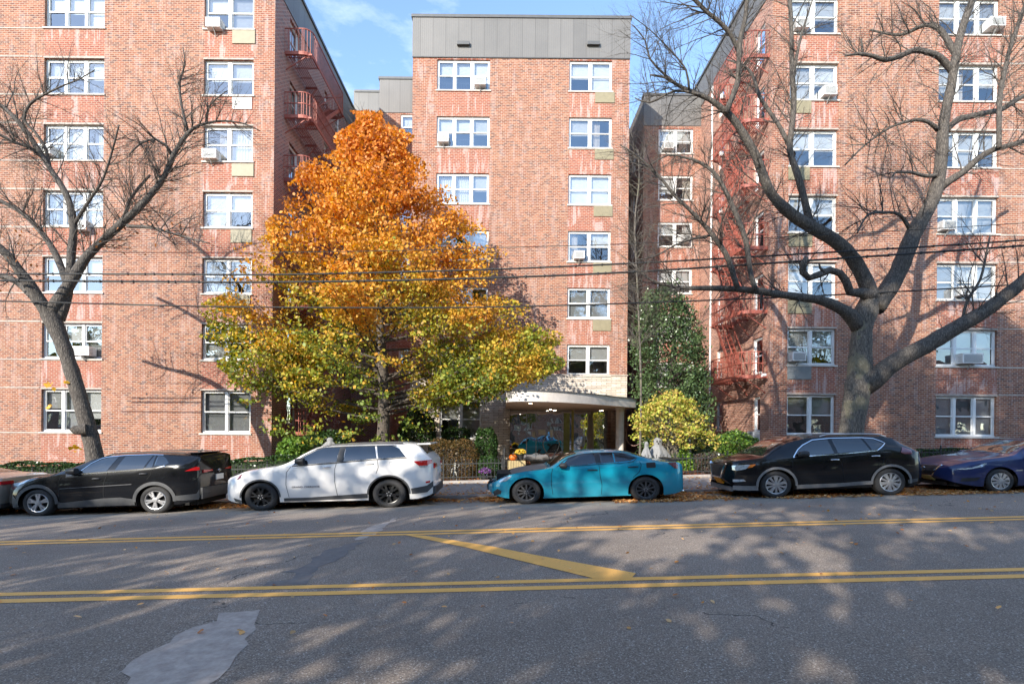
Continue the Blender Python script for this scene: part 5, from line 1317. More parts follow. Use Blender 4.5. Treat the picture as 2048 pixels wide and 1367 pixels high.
# ---------------------------------------------------------------- trees, plants, wires, fences, small things
def catmull(pts, rad, step=.18):
    P = [Vector(p) for p in pts]; oP = []; oR = []
    for i in range(len(P)-1):
        p0, p1, p2, p3 = P[max(i-1,0)], P[i], P[i+1], P[min(i+2,len(P)-1)]; k = max(1, int((p2-p1).length/step))
        for j in range(k):
            t = j/k; oP.append(.5*((2*p1)+(-p0+p2)*t+(2*p0-5*p1+4*p2-p3)*t*t+(-p0+3*p1-3*p2+p3)*t**3)); oR.append(rad[i]+(rad[i+1]-rad[i])*t)
    oP.append(P[-1]); oR.append(rad[-1]); return oP, oR
def grow(b, start, d, length, r, level, droop=0.0, wig=.22, kids=5, tips=None, nside=4, up=.0):
    """one wandering twig with side twigs"""
    n = max(3, int(length/.16)); p = Vector(start); d = d.normalized(); pts = [p.copy()]; rr = [r]
    for i in range(n):
        d = (d+Vector((random.gauss(0,wig), random.gauss(0,wig), random.gauss(0,wig)-droop+up))).normalized()
        p = p+d*length/n; pts.append(p.copy()); rr.append(r*(1-.8*(i+1)/n))
    b.tube(pts, rr, nside, cap=False)
    if tips is not None: tips.append(pts[-1]); tips.append(pts[len(pts)//2])
    if level > 0:
        for k in range(kids):
            t = random.uniform(.15, .97); i = min(n-1, int(t*n)); q = pts[i]; dd = (pts[i+1]-pts[i]).normalized()
            side = dd.orthogonal().normalized(); side.rotate(Matrix.Rotation(random.uniform(0, 2*math.pi), 3, dd)) if False else None
            ang = random.uniform(0, 2*math.pi); o = dd.orthogonal().normalized(); side = o*math.cos(ang)+dd.cross(o)*math.sin(ang)
            nd = dd*random.uniform(.7, 1.2)+side*random.uniform(.4, .9)
            grow(b, q, nd, length*random.uniform(.35, .62), rr[i]*.62, level-1, droop, wig, max(2, kids-1), tips, 3, up)
TW = 2.6
def limb(b, tr, Y0, Y1, twigs, droop=.02, lenr=(.6, 1.7), tips=None, from_t=.25, r0=.016, up=.02, hero=True, level=2):
    """tr: (px,py,width px). depth drifts from Y0 to Y1"""
    n = len(tr); pts = []; rad = []
    for i, (x, y, w) in enumerate(tr):
        Y = Y0+(Y1-Y0)*i/(n-1); pts.append(W(x, y, Y)); rad.append(w/2*Y/F*.92)
    P, R = catmull(pts, rad)
    R = [r*(1+random.uniform(-.06, .06)) for r in R]
    b.tube(P, R, 12 if max(R) > .12 else 7, cap=True)
    for k in range(int(twigs*TW)):
        i = int(random.uniform(from_t, 1)*(len(P)-2)); d = (P[i+1]-P[i]).normalized(); o = d.orthogonal().normalized(); a = random.uniform(0, 6.28)
        side = o*math.cos(a)+d.cross(o)*math.sin(a); side.y *= .7; side.z += .35
        grow(b, P[i]+side*R[i]*.4, d*.5+side, random.uniform(*lenr), min(R[i]*.45, r0*random.uniform(.35, 1.1)), level, droop, tips=tips, up=up, wig=.11)
    return P

# ---- left bare street tree
random.seed(31)
Yt = 14.4
base = W(192, 925, Yt); base.z = walkz(base.x, Yt)
tl = empty('bare_tree', base, 'bare street tree leaning left with a grey trunk in front of the left wing', 'tree')
b = MB()
P0 = limb(b, [(196,975,42),(192,930,37),(184,885,32),(172,840,30),(158,790,29),(143,740,28),(126,690,29),(110,650,34),(100,628,34)], Yt, Yt, 0)
q = W(172, 858, Yt-.2); b.tube([q, q+Vector((-.2,-.12,-.02)), q+Vector((-.26,-.15,.04))], [.16,.12,.08], 8)
b.build('trunk', M['bark2'], tl, smooth=50)
b = MB(); tips = []
limb(b, [(104,640,30),(82,605,25),(60,570,22),(38,540,19),(15,510,17),(-20,480,15),(-60,450,12),(-120,400,8)], Yt, Yt-.7, 10, tips=tips)
limb(b, [(80,606,22),(60,585,17),(32,562,14),(0,552,12),(-40,548,9),(-80,540,6)], Yt, Yt+1, 10, tips=tips)
limb(b, [(98,632,28),(125,590,25),(150,550,21),(172,515,18),(205,482,16),(240,450,16),(275,418,14),(305,385,12),(330,350,11),(345,315,11),(362,285,9),(385,258,7),(415,246,5),(450,242,4),(490,248,3),(520,262,2)], Yt, Yt+1.0, 44, tips=tips)
limb(b, [(345,312,8),(332,290,6),(310,278,5),(280,288,4),(258,310,3)], Yt+.7, Yt+.2, 10, tips=tips)
limb(b, [(376,262,7),(366,225,5.5),(360,190,5),(360,160,4),(370,128,3),(366,95,2)], Yt+.8, Yt+.9, 10, tips=tips, lenr=(.5,1.3)); limb(b, [(412,246,5),(416,218,3.5),(432,198,3),(455,182,2)], Yt+.8, Yt+.5, 6, tips=tips, lenr=(.4,.9))
limb(b, [(118,640,22),(134,590,19),(141,540,17),(143,500,16),(147,460,15),(141,412,13),(125,375,12),(103,342,11),(82,308,11),(52,262,10),(28,234,9),(0,210,8),(-40,185,6)], Yt+.1, Yt+.6, 34, tips=tips)
limb(b, [(100,340,8),(92,300,7),(70,264,6),(48,240,6),(60,208,5.5),(88,190,4.5),(125,172,3.5),(160,158,2.5),(190,140,1.8)], Yt+.5, Yt, 14, tips=tips, lenr=(.5,1.3)); limb(b, [(84,312,8),(60,295,7),(30,285,6),(0,270,5),(-30,262,4)], Yt+.5, Yt-.2, 10, tips=tips)
limb(b, [(136,570,16),(112,510,13),(86,468,11),(52,432,10),(18,410,9),(-20,395,7)], Yt+.1, Yt+1.2, 16, tips=tips)
limb(b, [(146,452,9),(176,405,6),(205,360,5),(225,300,4),(238,250,3)], Yt+.3, Yt-.6, 12, tips=tips, lenr=(.5,1.3)); limb(b, [(230,458,9),(250,430,8),(262,395,6),(300,350,5)], Yt+.6, Yt+1.4, 12, tips=tips)
limb(b, [(255,452,8),(300,455,6),(340,465,5),(385,478,3),(420,486,2)], Yt+.3, Yt-.5, 10, tips=tips)
b.build('branches', M['bark2'], tl, smooth='all')
sel = [t for t in tips if 450 < (VY-(t.z-CZ)*F/t.y) < 660]
C = np.array([list(t+Vector((random.gauss(0,.07), random.gauss(0,.07), -.05+random.gauss(0,.06)))) for t in random.sample(sel, min(170, len(sel)))])
cl = np.array([(.32,.13,.05)])*rng.uniform(.6,1.6,(len(C),1)); quads_obj('leaves', leaf_quads(C, .075), M['leaf'], cl, tl)
C = np.array([list(W(x+random.gauss(0,5), y+random.gauss(0,3), Yt-.2)) for x, y in [(101,772)]*6+[(127,765)]*4+[(150,897)]*6+[(98,812)]*3])
quads_obj('leaves', leaf_quads(C, .13), M['leaf'], np.array([(.75,.45,.05)])*rng.uniform(.7,1.2,(len(C),1)), tl)

# ---- right bare street tree
random.seed(32); Yt = 14.3
base = W(1700, 900, Yt); base.z = walkz(base.x, Yt)
trr = empty('bare_tree', base, 'large forked bare tree with thick pale trunk in front of the right wing', 'tree')
b = MB()
limb(b, [(1692,985,62),(1696,930,54),(1700,880,47),(1707,830,45),(1714,785,52),(1719,745,50),(1721,700,41),(1724,660,41),(1731,625,46),(1742,600,44)], Yt, Yt, 0)
b.build('trunk', M['bark'], trr, smooth=50)
b = MB(); tips = []
K = dict(tips=tips)
limb(b, [(1744,605,40),(1730,560,31),(1702,512,28),(1668,480,27),(1630,458,26),(1592,435,25),(1560,408,22),(1538,380,20),(1524,345,19),(1512,312,18),(1494,280,17),(1474,248,16),(1450,222,14),(1418,198,11),(1385,184,9),(1358,172,7),(1330,155,5),(1300,150,3)], Yt, Yt-1.2, 30, **K)
limb(b, [(1452,225,14),(1464,195,12),(1476,160,12),(1478,120,11),(1480,80,11),(1490,40,10),(1494,0,9),(1500,-60,7)], Yt-1, Yt-1.4, 14, **K)
limb(b, [(1478,104,10),(1462,70,9),(1440,45,9),(1415,25,8),(1390,0,8),(1360,-30,6)], Yt-1.1, Yt-1.6, 14, **K); limb(b, [(1358,172,6),(1330,150,5),(1300,118,4),(1290,80,3),(1265,50,2)], Yt-1.2, Yt-1.8, 8, **K)
limb(b, [(1402,190,6),(1350,182,5),(1300,205,4),(1270,196,2)], Yt-1.1, Yt-1, 8, **K); limb(b, [(1378,180,6),(1372,140,4),(1340,100,3),(1300,60,2),(1260,30,1.5)], Yt-1.2, Yt-2, 10, **K)
limb(b, [(1640,462,18),(1620,440,16),(1608,395,15),(1594,345,14),(1580,300,13),(1584,250,12),(1588,200,11),(1584,140,10),(1583,70,9),(1580,0,8),(1576,-60,6)], Yt-.2, Yt+.6, 22, **K)
limb(b, [(1586,150,8),(1598,90,6),(1612,40,4),(1625,0,3)], Yt+.4, Yt, 5, **K); limb(b, [(1582,300,9),(1562,258,9),(1538,222,8),(1518,190,8),(1505,150,6),(1484,130,5),(1455,120,3)], Yt+.2, Yt+1, 12, **K)
limb(b, [(1748,615,42),(1775,580,37),(1798,540,35),(1814,500,34),(1830,462,31),(1852,425,28),(1870,388,26),(1880,340,24),(1884,295,22),(1886,255,20),(1893,215,19),(1902,175,18),(1908,135,17),(1916,90,16),(1928,45,15),(1945,0,13),(1965,-60,10)], Yt, Yt+.5, 30, **K)
limb(b, [(1874,382,18),(1895,364,15),(1925,345,14),(1955,318,13),(1985,300,12),(2015,292,11),(2050,282,10),(2100,270,8)], Yt+.2, Yt-.5, 12, **K)
limb(b, [(1906,145,14),(1880,115,13),(1858,106,12),(1830,100,11),(1800,112,11),(1770,120,10),(1745,112,8),(1715,108,6),(1690,112,4)], Yt+.4, Yt-.4, 12, **K); limb(b, [(1726,112,6),(1724,92,5),(1722,78,3)], Yt-.1, Yt-.1, 2, **K)
limb(b, [(1912,110,13),(1880,60,11),(1850,50,9),(1800,70,6),(1740,60,4)], Yt+.4, Yt+1.2, 12, **K)
limb(b, [(1890,262,14),(1915,240,13),(1945,232,12),(1975,225,11),(2005,218,10),(2040,196,9),(2100,170,7)], Yt+.4, Yt+1.2, 12, **K); limb(b, [(1998,296,10),(1998,250,9),(2000,190,10),(2010,140,9),(2022,90,8),(2040,40,8),(2060,-20,6)], Yt-.4, Yt, 14, **K)
limb(b, [(1882,350,9),(1850,352,8),(1825,345,7),(1790,345,5),(1785,352,4)], Yt+.2, Yt-.6, 6, **K); limb(b, [(1876,260,10),(1858,245,8),(1830,240,7),(1780,255,5),(1730,290,4),(1690,330,3)], Yt+.3, Yt-.2, 14, **K)
limb(b, [(1826,470,10),(1800,430,7),(1765,425,6),(1735,430,5),(1715,465,3)], Yt+.2, Yt-.8, 10, **K)
limb(b, [(1722,775,44),(1745,760,42),(1775,734,39),(1810,712,37),(1850,692,35),(1890,668,32),(1930,645,31),(1970,622,29),(2005,595,28),(2040,568,26),(2090,520,22)], Yt, Yt-1, 10, from_t=.5, **K)
limb(b, [(1925,640,7),(1935,600,6),(1960,560,5),(1972,510,4),(1980,470,3)], Yt-.6, Yt-.5, 8, **K)
limb(b, [(1718,655,32),(1700,630,28),(1672,612,23),(1640,600,19),(1600,594,17),(1555,588,16),(1510,581,15),(1460,577,13),(1410,576,11),(1360,575,8),(1318,566,6),(1290,552,5),(1266,528,3)], Yt, Yt-1.4, 22, **K)
limb(b, [(1512,580,12),(1502,550,11),(1497,515,11),(1490,475,11),(1477,440,11),(1462,405,10),(1446,372,9),(1428,345,8),(1400,325,7),(1370,315,5),(1335,310,4),(1300,330,3)], Yt-.9, Yt-.2, 20, **K)
limb(b, [(1475,577,12),(1464,540,12),(1452,508,11),(1432,480,10),(1410,452,9),(1380,420,8),(1350,392,7),(1325,360,6),(1300,335,5),(1270,308,4),(1240,290,2)], Yt-1, Yt-1.6, 22, **K); limb(b, [(1424,470,6),(1385,478,5),(1350,490,4),(1310,512,3),(1270,520,2)], Yt-1, Yt-1.8, 10, **K)
limb(b, [(1745,592,30),(1720,585,20),(1700,584,17),(1692,562,15),(1680,546,14),(1660,540,15),(1640,548,15),(1618,556,14),(1606,545,14),(1606,528,14),(1613,514,9)], Yt-.1, Yt-.7, 4, **K); limb(b, [(1648,545,7),(1640,535,5),(1638,527,3)], Yt-.5, Yt-.6, 0)
b.build('branches', M['bark2'], trr, smooth='all')

# ---- small bare twigs leaning into the gap right of the centre block (a second, thinner tree)
random.seed(33)
b = MB(); base = W(1290, 960, 18.2); base.z = yardz(base.x, 18.2)
t2 = empty('bare_tree', base, 'slender pale bare tree filling the gap right of the central block', 'tree')
P = limb(b, [(1278,1000,5),(1280,900,5),(1282,800,4.5),(1280,700,4.5),(1276,600,4),(1272,520,4),(1270,440,3.5),(1278,360,3),(1276,300,2)], 18.2, 18.4, 46, from_t=.45, lenr=(.9,2.0), r0=.011)
b.build('branches', M['bark'], t2, smooth='all')

# ---- orange autumn tree
random.seed(34)
Yo = 18.7
base = W(765, 930, Yo); base.z = yardz(base.x, Yo)
to = empty('autumn_tree', base, 'tall maple with orange top and yellow-green lower leaves in front of the courtyard', 'tree')
prof = [(228,732,742),(250,708,778),(275,685,812),(300,660,822),(350,600,850),(400,568,915),(450,548,962),(500,500,985),(550,470,1000),(600,425,1015),(640,420,1060),(680,432,1110),(720,452,1120),(760,460,1085),(800,482,1000),(840,500,930),(870,520,860),(885,600,800)]
py_ = [p[0] for p in prof]
b = MB()
limb(b, [(765,990,40),(765,940,34),(766,880,28),(768,820,25),(766,760,22),(764,700,19),(760,640,17),(758,560,14),(752,480,11),(748,400,8),(742,320,5),(738,250,2)], Yo, Yo, 0)
b.build('trunk', M['bark3'], to, smooth=50)
b = MB(); cent = []
for k in range(150):
    t = random.random()**.8; y0 = 850-t*560           # where it leaves the trunk
    yt = y0-random.uniform(30, 110)*(1 if t < .7 else .6); yt = max(240, yt)
    l = np.interp(yt, py_, [p[1] for p in prof]); r = np.interp(yt, py_, [p[2] for p in prof])
    a = random.uniform(0, 2*math.pi); xc = (l+r)/2; hw_ = (r-l)/2; q = random.uniform(.7, .95)
    sp_ = [(1105,690,800),(1090,705,800),(1118,715,815),(1080,665,780),(1060,735,830),(1100,740,830),(1070,700,790),(1112,725,810),(1040,655,760),(410,628,740),(425,605,720),(440,650,760),(430,690,790),(455,740,820)]
    s0 = W(np.interp(y0, [250,990], [738,766]), y0, Yo); e = W(xc+math.cos(a)*hw_*q, yt, Yo); e.y = Yo+math.sin(a)*hw_*Yo/F*q*.8
    if k < 28:
        q_ = sp_[k % 14]; s0 = W(766, q_[2], Yo); e = W(q_[0]+random.gauss(0,8), q_[1]+random.gauss(0,8), Yo-random.uniform(0,1.2))
    if e.y > Yw+1.6 and e.x < LX+.5: e.y = Yw-.6
    if e.y > Yc-.3: e.y = Yc-.5
    m1 = s0.lerp(e, .35)+Vector((0,0,-.15)); m2 = s0.lerp(e, .7)+Vector((0,0,-.12))
    Pq, Rq = catmull([s0, m1, m2, e], [.045*(1.3-t), .03*(1.3-t), .018, .007], .3); b.tube(Pq, Rq, 5, cap=False)
    for p in Pq[len(Pq)//3:]: cent.append((p, .7))
    for j in range(7):
        i = random.randrange(len(Pq)//3, len(Pq)); d = (e-s0).normalized()+Vector((random.gauss(0,.7), random.gauss(0,.7), random.gauss(0.0,.35)))
        d.normalize(); L_ = random.uniform(.4, 1.0); p2 = Pq[i]+d*L_; b.tube([Pq[i], Pq[i].lerp(p2,.5)+Vector((0,0,.03)), p2], [.010,.007,.003], 3, cap=False)
        for tt in (.5, 1.0): cent.append((Pq[i].lerp(p2, tt), .55))
b.build('branches', M['bark3'], to, smooth='all')
pts = []
def inside(x, y, z, slack=0):
    px = VX+x*F/y; py = VY-(z-CZ)*F/y
    px -= TH*(py-VY); py += TH*(px-VX)
    if not (222 < py < 892): return False
    l = np.interp(py, py_, [p[1] for p in prof]); r = np.interp(py, py_, [p[2] for p in prof])
    w_ = 14*math.sin(py*.11)+9*math.sin(py*.045+1)
    return l-slack+w_ < px < r+slack-w_
for p, s_ in cent:
    n_ = random.randint(17, 28)
    for _ in range(n_):
        q = (p.x+random.gauss(0,.2), p.y+random.gauss(0,.2), p.z+random.gauss(0,.10)-.03)
        if inside(*q, slack=12): pts.append(q)
# extra sprays on the outside of the crown so that its outline is full but broken
for k in range(520):
    py = random.uniform(235, 885); l = np.interp(py, py_, [p[1] for p in prof]); r = np.interp(py, py_, [p[2] for p in prof]); a = random.uniform(0, 2*math.pi)
    xc = (l+r)/2; hw_ = (r-l)/2*random.uniform(.55, .98); e = W(xc+math.cos(a)*hw_, py, Yo); e.y = Yo+math.sin(a)*hw_*Yo/F*.85
    if (e.y > Yw-.2 and e.x < LX+.2) or e.y > Yc-.2: continue
    if random.random() < .25: continue
    ax = Vector((math.cos(a), math.sin(a), random.uniform(-.3,.3)))
    for _ in range(random.randint(18, 34)):
        q = e+ax*random.uniform(-.35,.3)+Vector((random.gauss(0,.14), random.gauss(0,.14), random.gauss(0,.07)))
        if inside(*q, slack=14): pts.append(tuple(q))
C = np.array(pts); nl = len(C); print('maple leaves', nl)
py = VY-(C[:,2]-CZ)*F/C[:,1]
h = np.clip((py-250)/600, 0, 1)+rng.normal(0, .09, nl)
# patchy drift
cl_ = .10*np.sin(C[:,0]*1.7+C[:,2]*1.1)+.08*np.sin(C[:,1]*2.3+C[:,2]*1.9+2)+.06*np.sin(C[:,0]*4.1-C[:,2]*3)
h = np.clip(h+cl_, 0, 1)
stops = np.array([0, .3, .5, .62, .78, 1.0]); cc = np.array([(.66,.24,.04),(.70,.30,.045),(.68,.35,.05),(.58,.37,.05),(.34,.33,.04),(.17,.23,.04)])
col = np.stack([np.interp(h, stops, cc[:, i]) for i in range(3)], 1)*rng.uniform(.65, 1.3, (nl, 1))
low = (h > .72) & (rng.random(nl) < .08); col[low] = (.62,.36,.05)
quads_obj('crown', leaf_quads(C, .092, shape=5), M['leaf'], col, to)

# ---- hedge-like and shrubby plants
def shrub(name, c, r, label, cat, cols, n, leaf=.06, power=2.0, gloss=True, group=None, core=.8, droop=0, flat=0, noise=.12, stems=True, density_top=False):
    """leafy shrub: woody core, leaf shell; r = (rx, ry, rz); c = centre"""
    c = Vector(c); z0 = yardz(c.x, c.y)-.02
    root = empty(name, (c.x, c.y, z0), label, cat, group)
    b = MB()
    for k in range(7 if stems else 3):
        a = random.uniform(0, 6.28); e = c+Vector((math.cos(a)*r[0]*.6, math.sin(a)*r[1]*.6, random.uniform(0,.6)*r[2])); s0 = Vector((c.x+math.cos(a)*.06, c.y+math.sin(a)*.06, z0))
        b.tube([s0, s0.lerp(e, .5)+Vector((0,0,.05)), e], [.025,.018,.008], 5)
    b.build('stems', M['bark3'], root, smooth='all')
    D = rng.normal(size=(n, 3)); D /= np.linalg.norm(D, axis=1)[:, None]
    p = power; s = (np.abs(D)**p).sum(1)**(-1/p); D = D*s[:, None]
    D[:, 2] = np.where(D[:, 2] < -.75, -.75, D[:, 2])
    f = 1-np.abs(rng.normal(0, noise, n)); wob = 1+.07*np.sin(D[:,0]*7+c.x)+.06*np.sin(D[:,2]*9+D[:,1]*6)
    P = D*np.array(r)*(f*wob)[:, None]+np.array(c)
    P[:, 2] = np.maximum(P[:, 2], z0+.02)
    cs = np.array(cols); idx = rng.integers(0, len(cs), n); col = cs[idx]*rng.uniform(.7, 1.3, (n, 1))
    quads_obj('leaves', leaf_quads(P, leaf, flat=flat), M['leafgloss' if gloss else 'leaf'], col, root)
    return root
GR = [(.035,.075,.02),(.05,.10,.025),(.028,.055,.02)]; GL = [(.12,.22,.03),(.17,.26,.04),(.08,.16,.03)]
def hedge(name, x0px, x1px, Y, top_py, label, cols=GR, depth=.5, n=7000, lowz=0):
    a, e = W(x0px, top_py, Y), W(x1px, top_py, Y); L_ = e.x-a.x; root = empty(name, ((a.x+e.x)/2, Y, yardz((a.x+e.x)/2, Y)), label, 'hedge')
    h = ((a.z-yardz(a.x,Y))+(e.z-yardz(e.x,Y)))/2
    xs = rng.uniform(a.x, e.x, n); top = rng.random(n) < .45; ys = np.where(top, rng.uniform(Y-depth/2, Y+depth/2, n), Y-depth/2+np.abs(rng.normal(0,.05,n)))
    hh = h*(1+.05*np.sin(xs*2.3)+.04*np.sin(xs*5.1+1)); zs = np.where(top, hh-np.abs(rng.normal(0,.03,n)), rng.uniform(0, 1, n)*hh)+SL*xs+.09
    cs = np.array(cols); col = cs[rng.integers(0, len(cs), n)]*rng.uniform(.7,1.3,(n,1))
    quads_obj('leaves', leaf_quads(np.stack([xs, ys, zs], 1), .06), M['leafgloss'], col, root)
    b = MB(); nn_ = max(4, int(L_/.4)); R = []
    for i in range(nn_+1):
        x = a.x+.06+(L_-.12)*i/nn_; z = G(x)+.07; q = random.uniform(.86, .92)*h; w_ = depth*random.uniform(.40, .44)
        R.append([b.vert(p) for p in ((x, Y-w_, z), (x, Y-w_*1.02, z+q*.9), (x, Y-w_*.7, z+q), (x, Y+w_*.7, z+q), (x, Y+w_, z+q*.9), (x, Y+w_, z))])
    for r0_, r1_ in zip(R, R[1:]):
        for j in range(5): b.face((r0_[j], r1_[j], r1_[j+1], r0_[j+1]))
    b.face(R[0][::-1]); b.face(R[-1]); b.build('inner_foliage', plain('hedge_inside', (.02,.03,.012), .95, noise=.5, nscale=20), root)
    b = MB()
    k = int(L_/.35)
    for i in range(k):
        x = a.x+(i+.5)*L_/k+random.uniform(-.08,.08); z = G(x)+.09
        for j in range(3): b.tube([(x, Y, z), (x+random.uniform(-.1,.1), Y+random.uniform(-.1,.1), z+h*.5), (x+random.uniform(-.2,.2), Y+random.uniform(-.18,.18), z+h*.92)], [.014,.01,.004], 4)
    b.build('stems', M['bark3'], root)
random.seed(40)
hedge('hedge', -160, 592, 17.3, 922, 'long low clipped green hedge along the foot of the left wing', n=15000)
hedge('hedge', 1836, 2300, 17.3, 894, 'low dark hedge behind the fence at the foot of the right wing', n=9000)
def at(px, py, Y): return W(px, py, Y)
def sc(w, Y): return w*Y/F/2
BR = [(.16,.095,.03),(.11,.075,.025),(.20,.11,.04),(.07,.06,.02)]
c0 = at(900, 925, 17.6); shrub('shrub', c0, (sc(128,17.6), .75, sc(92,17.6)), 'wide domed shrub with brown-tinged top behind the tail of the white SUV', 'shrub', BR, 9000, .045, 2.6, gloss=False)
shrub('topiary_shrub', at(972, 893, 18.6), (sc(46,18.6), .45, sc(72,18.6)), 'upright rounded clipped green shrub beside the cream brick pier', 'shrub', GR, 5200, .055, 3)
shrub('topiary_shrub', at(912, 876, 20.6), (sc(58,20.6), .5, sc(40,20.6)), 'square clipped green bush below the ground-floor window of the central block', 'shrub', GR, 4200, .055, 5)
shrub('shrub', at(978, 938, 17.4), (sc(48,17.4), .45, sc(54,17.4)), 'small round dark bush beside the entrance path', 'shrub', GR, 3600, .05, 2.6)
shrub('shrub', at(590, 905, 18.3), (sc(72,18.3), .6, sc(62,18.3)), 'bright green leafy bush at the corner of the left wing', 'shrub', GL, 3000, .09)
shrub('shrub', at(835, 872, 20.5), (sc(75,20.5), .7, sc(110,20.5)), 'tall dark evergreen bush left of the ground-floor window', 'shrub', GR, 6000, .07)
shrub('shrub', at(650, 905, 20.0), (sc(120,20), .8, sc(90,20)), 'dark bush in shade behind the white SUV roof', 'shrub', GR, 5000, .07)
shrub('shrub', at(1470, 893, 18.4), (sc(86,18.4), .6, sc(64,18.4)), 'bright green leafy bush below the side window of the right wing', 'shrub', GL+GR[:2], 4800, .075)
shrub('topiary_shrub', at(1423, 926, 17.3), (sc(58,17.3), .42, sc(44,17.3)), 'purple-tinged mushroom-shaped clipped bush left of the black SUV bonnet', 'shrub', [(.09,.06,.05),(.05,.075,.03),(.12,.08,.07)], 3600, .05, 3)
shrub('shrub', at(1300, 925, 18.2), (sc(60,18.2), .5, sc(40,18.2)), 'low yellow-green plants behind the boot of the teal sedan', 'shrub', [(.32,.36,.06),(.2,.28,.05)], 1500, .07)
shrub('shrub', at(1360, 925, 18.6), (sc(70,18.6), .5, sc(56,18.6)), 'loose green plants beneath the yellow-green maple', 'shrub', GL, 2000, .08, noise=.3)
shrub('shrub', at(1522, 905, 18.6), (sc(40,18.6), .4, sc(30,18.6)), 'small twiggy bush behind the windscreen of the black crossover', 'shrub', BR, 1200, .05)
# tall evergreen in the gap
random.seed(42)
Ye = 21.0; bx = at(1345, 900, Ye); root = empty('evergreen_tree', (bx.x, Ye, yardz(bx.x, Ye)), 'tall dark green broadleaf evergreen filling the gap beside the right fire escape', 'tree')
b = MB(); P = limb(b, [(1345,960,18),(1345,880,16),(1342,780,14),(1348,690,10),(1340,610,5)], Ye, Ye, 26, from_t=.1, lenr=(.8,1.6), r0=.02); b.build('trunk', M['bark3'], root, smooth='all')
pe = [(585,1300,1335),(620,1285,1375),(660,1275,1400),(700,1268,1410),(760,1266,1418),(820,1268,1425),(880,1275,1430),(930,1290,1420)]
pts = []; 
for k in range(760):
    py = random.uniform(585, 930); l = np.interp(py, [p[0] for p in pe], [p[1] for p in pe]); r = np.interp(py, [p[0] for p in pe], [p[2] for p in pe]); a = random.uniform(0, 6.28)
    q = random.uniform(.6,.95); e = W((l+r)/2+math.cos(a)*(r-l)/2*q, py, Ye); e.y = Ye+math.sin(a)*1.35*q
    for _ in range(random.randint(30, 44)): pts.append((e.x+random.gauss(0,.16), e.y+random.gauss(0,.16), e.z+random.gauss(0,.13)))
C = np.array(pts); cs = np.array([(.06,.10,.04),(.08,.135,.05),(.11,.16,.065),(.045,.075,.03)]); quads_obj('crown', leaf_quads(C, .085), M['leafgloss'], cs[rng.integers(0,4,len(C))]*rng.uniform(.7,1.4,(len(C),1)), root)
# yellow-green small maple
Ym = 18.4; bx = at(1352, 930, Ym); root = empty('small_maple', (bx.x, Ym, yardz(bx.x, Ym)), 'small spreading maple with yellow-green leaves right of the entrance', 'tree')
b = MB(); s0 = at(1354, 945, Ym); s0.z = yardz(s0.x, Ym); tips = []
for k in range(11):
    e = at(random.uniform(1278, 1425), random.uniform(800, 880), Ym); e.y = Ym+random.uniform(-1.2, 1.2); m = at(1345+random.uniform(-10,10), 890, Ym)
    Pq, Rq = catmull([s0, m, m.lerp(e,.55)+Vector((0,0,.12)), e], [.05,.035,.022,.008], .15); b.tube(Pq, Rq, 6)
    for j in range(5): grow(b, Pq[random.randrange(len(Pq)//2, len(Pq))], Vector((random.gauss(0,1), random.gauss(0,1), random.gauss(0,.4))), .7, .01, 1, wig=.3)
b.build('branches', M['bark'], root, smooth='all')
pts = []
pm = [(793,1325,1360),(810,1290,1390),(830,1272,1400),(850,1266,1408),(870,1270,1428),(885,1300,1430),(905,1380,1440)]
for k in range(330):
    py = random.uniform(795, 895); l = np.interp(py, [p[0] for p in pm], [p[1] for p in pm]); r = np.interp(py, [p[0] for p in pm], [p[2] for p in pm]); a = random.uniform(0, 6.28); q = random.uniform(.45,.98)
    if random.random() < (.5 if py > 865 else .22): continue
    py += random.gauss(0, 5)
    e = W((l+r)/2+math.cos(a)*(r-l)/2*q, py, Ym); e.y = Ym+math.sin(a)*1.25*q
    for _ in range(random.randint(14, 26)): pts.append((e.x+random.gauss(0,.13), e.y+random.gauss(0,.13), e.z+random.gauss(0,.05)))
C = np.array(pts); cs = np.array([(.50,.50,.10),(.58,.50,.12),(.36,.42,.07),(.60,.42,.12)]); quads_obj('crown', leaf_quads(C, .085), M['leaf'], cs[rng.integers(0,4,len(C))]*rng.uniform(.7,1.2,(len(C),1)), root)

# ---- iron fence panels
def fence(x0px, x1px, label, Y=16.47, hpx=32):
    a = at(x0px, 950, Y).x; e = at(x1px, 950, Y).x; H = .62
    root = empty('iron_fence', ((a+e)/2, Y, G((a+e)/2)+.15), label, 'fence')
    n_ = max(1, round((e-a)/1.8)); w = (e-a)/n_
    for i in range(n_):
        x0, x1 = a+i*w, a+(i+1)*w; b = MB()
        for z in (.10, H-.10): b.bar((x0, Y, G(x0)+.15+z), (x1, Y, G(x1)+.15+z), .02, .03)
        k = int(w/.115)
        for j in range(1, k):
            x = x0+j*w/k; z = G(x)+.15; b.box(x-.007, x+.007, Y-.007, Y+.007, z+.03, z+H); b.lathe([(.001, H+.05), (.016, H+.015), (.012, H), (.001, H-.002)][::-1], (x, Y, z), n=4)
        b.build('picket_panel', M['iron'], root)
    for i in range(n_+1):
        x = a+i*w; z = G(x)+.14; b = MB(); b.box(x-.02, x+.02, Y-.02, Y+.02, z, z+H+.06); b.lathe([(.001, H+.13), (.03, H+.1), (.001, H+.055)][::-1], (x, Y, z), n=8); b.build('post', M['iron'], root)
fence(-170, 1004, 'long black iron picket fence along the pavement left of the entrance')
fence(1140, 1560, 'black iron picket fence behind the gap between teal sedan and black SUV'); fence(1562, 2200, 'black iron picket fence behind the black SUV and the blue sedan')
b = MB(); p = at(1008, 940, 17.2); z = G(p.x)+.15
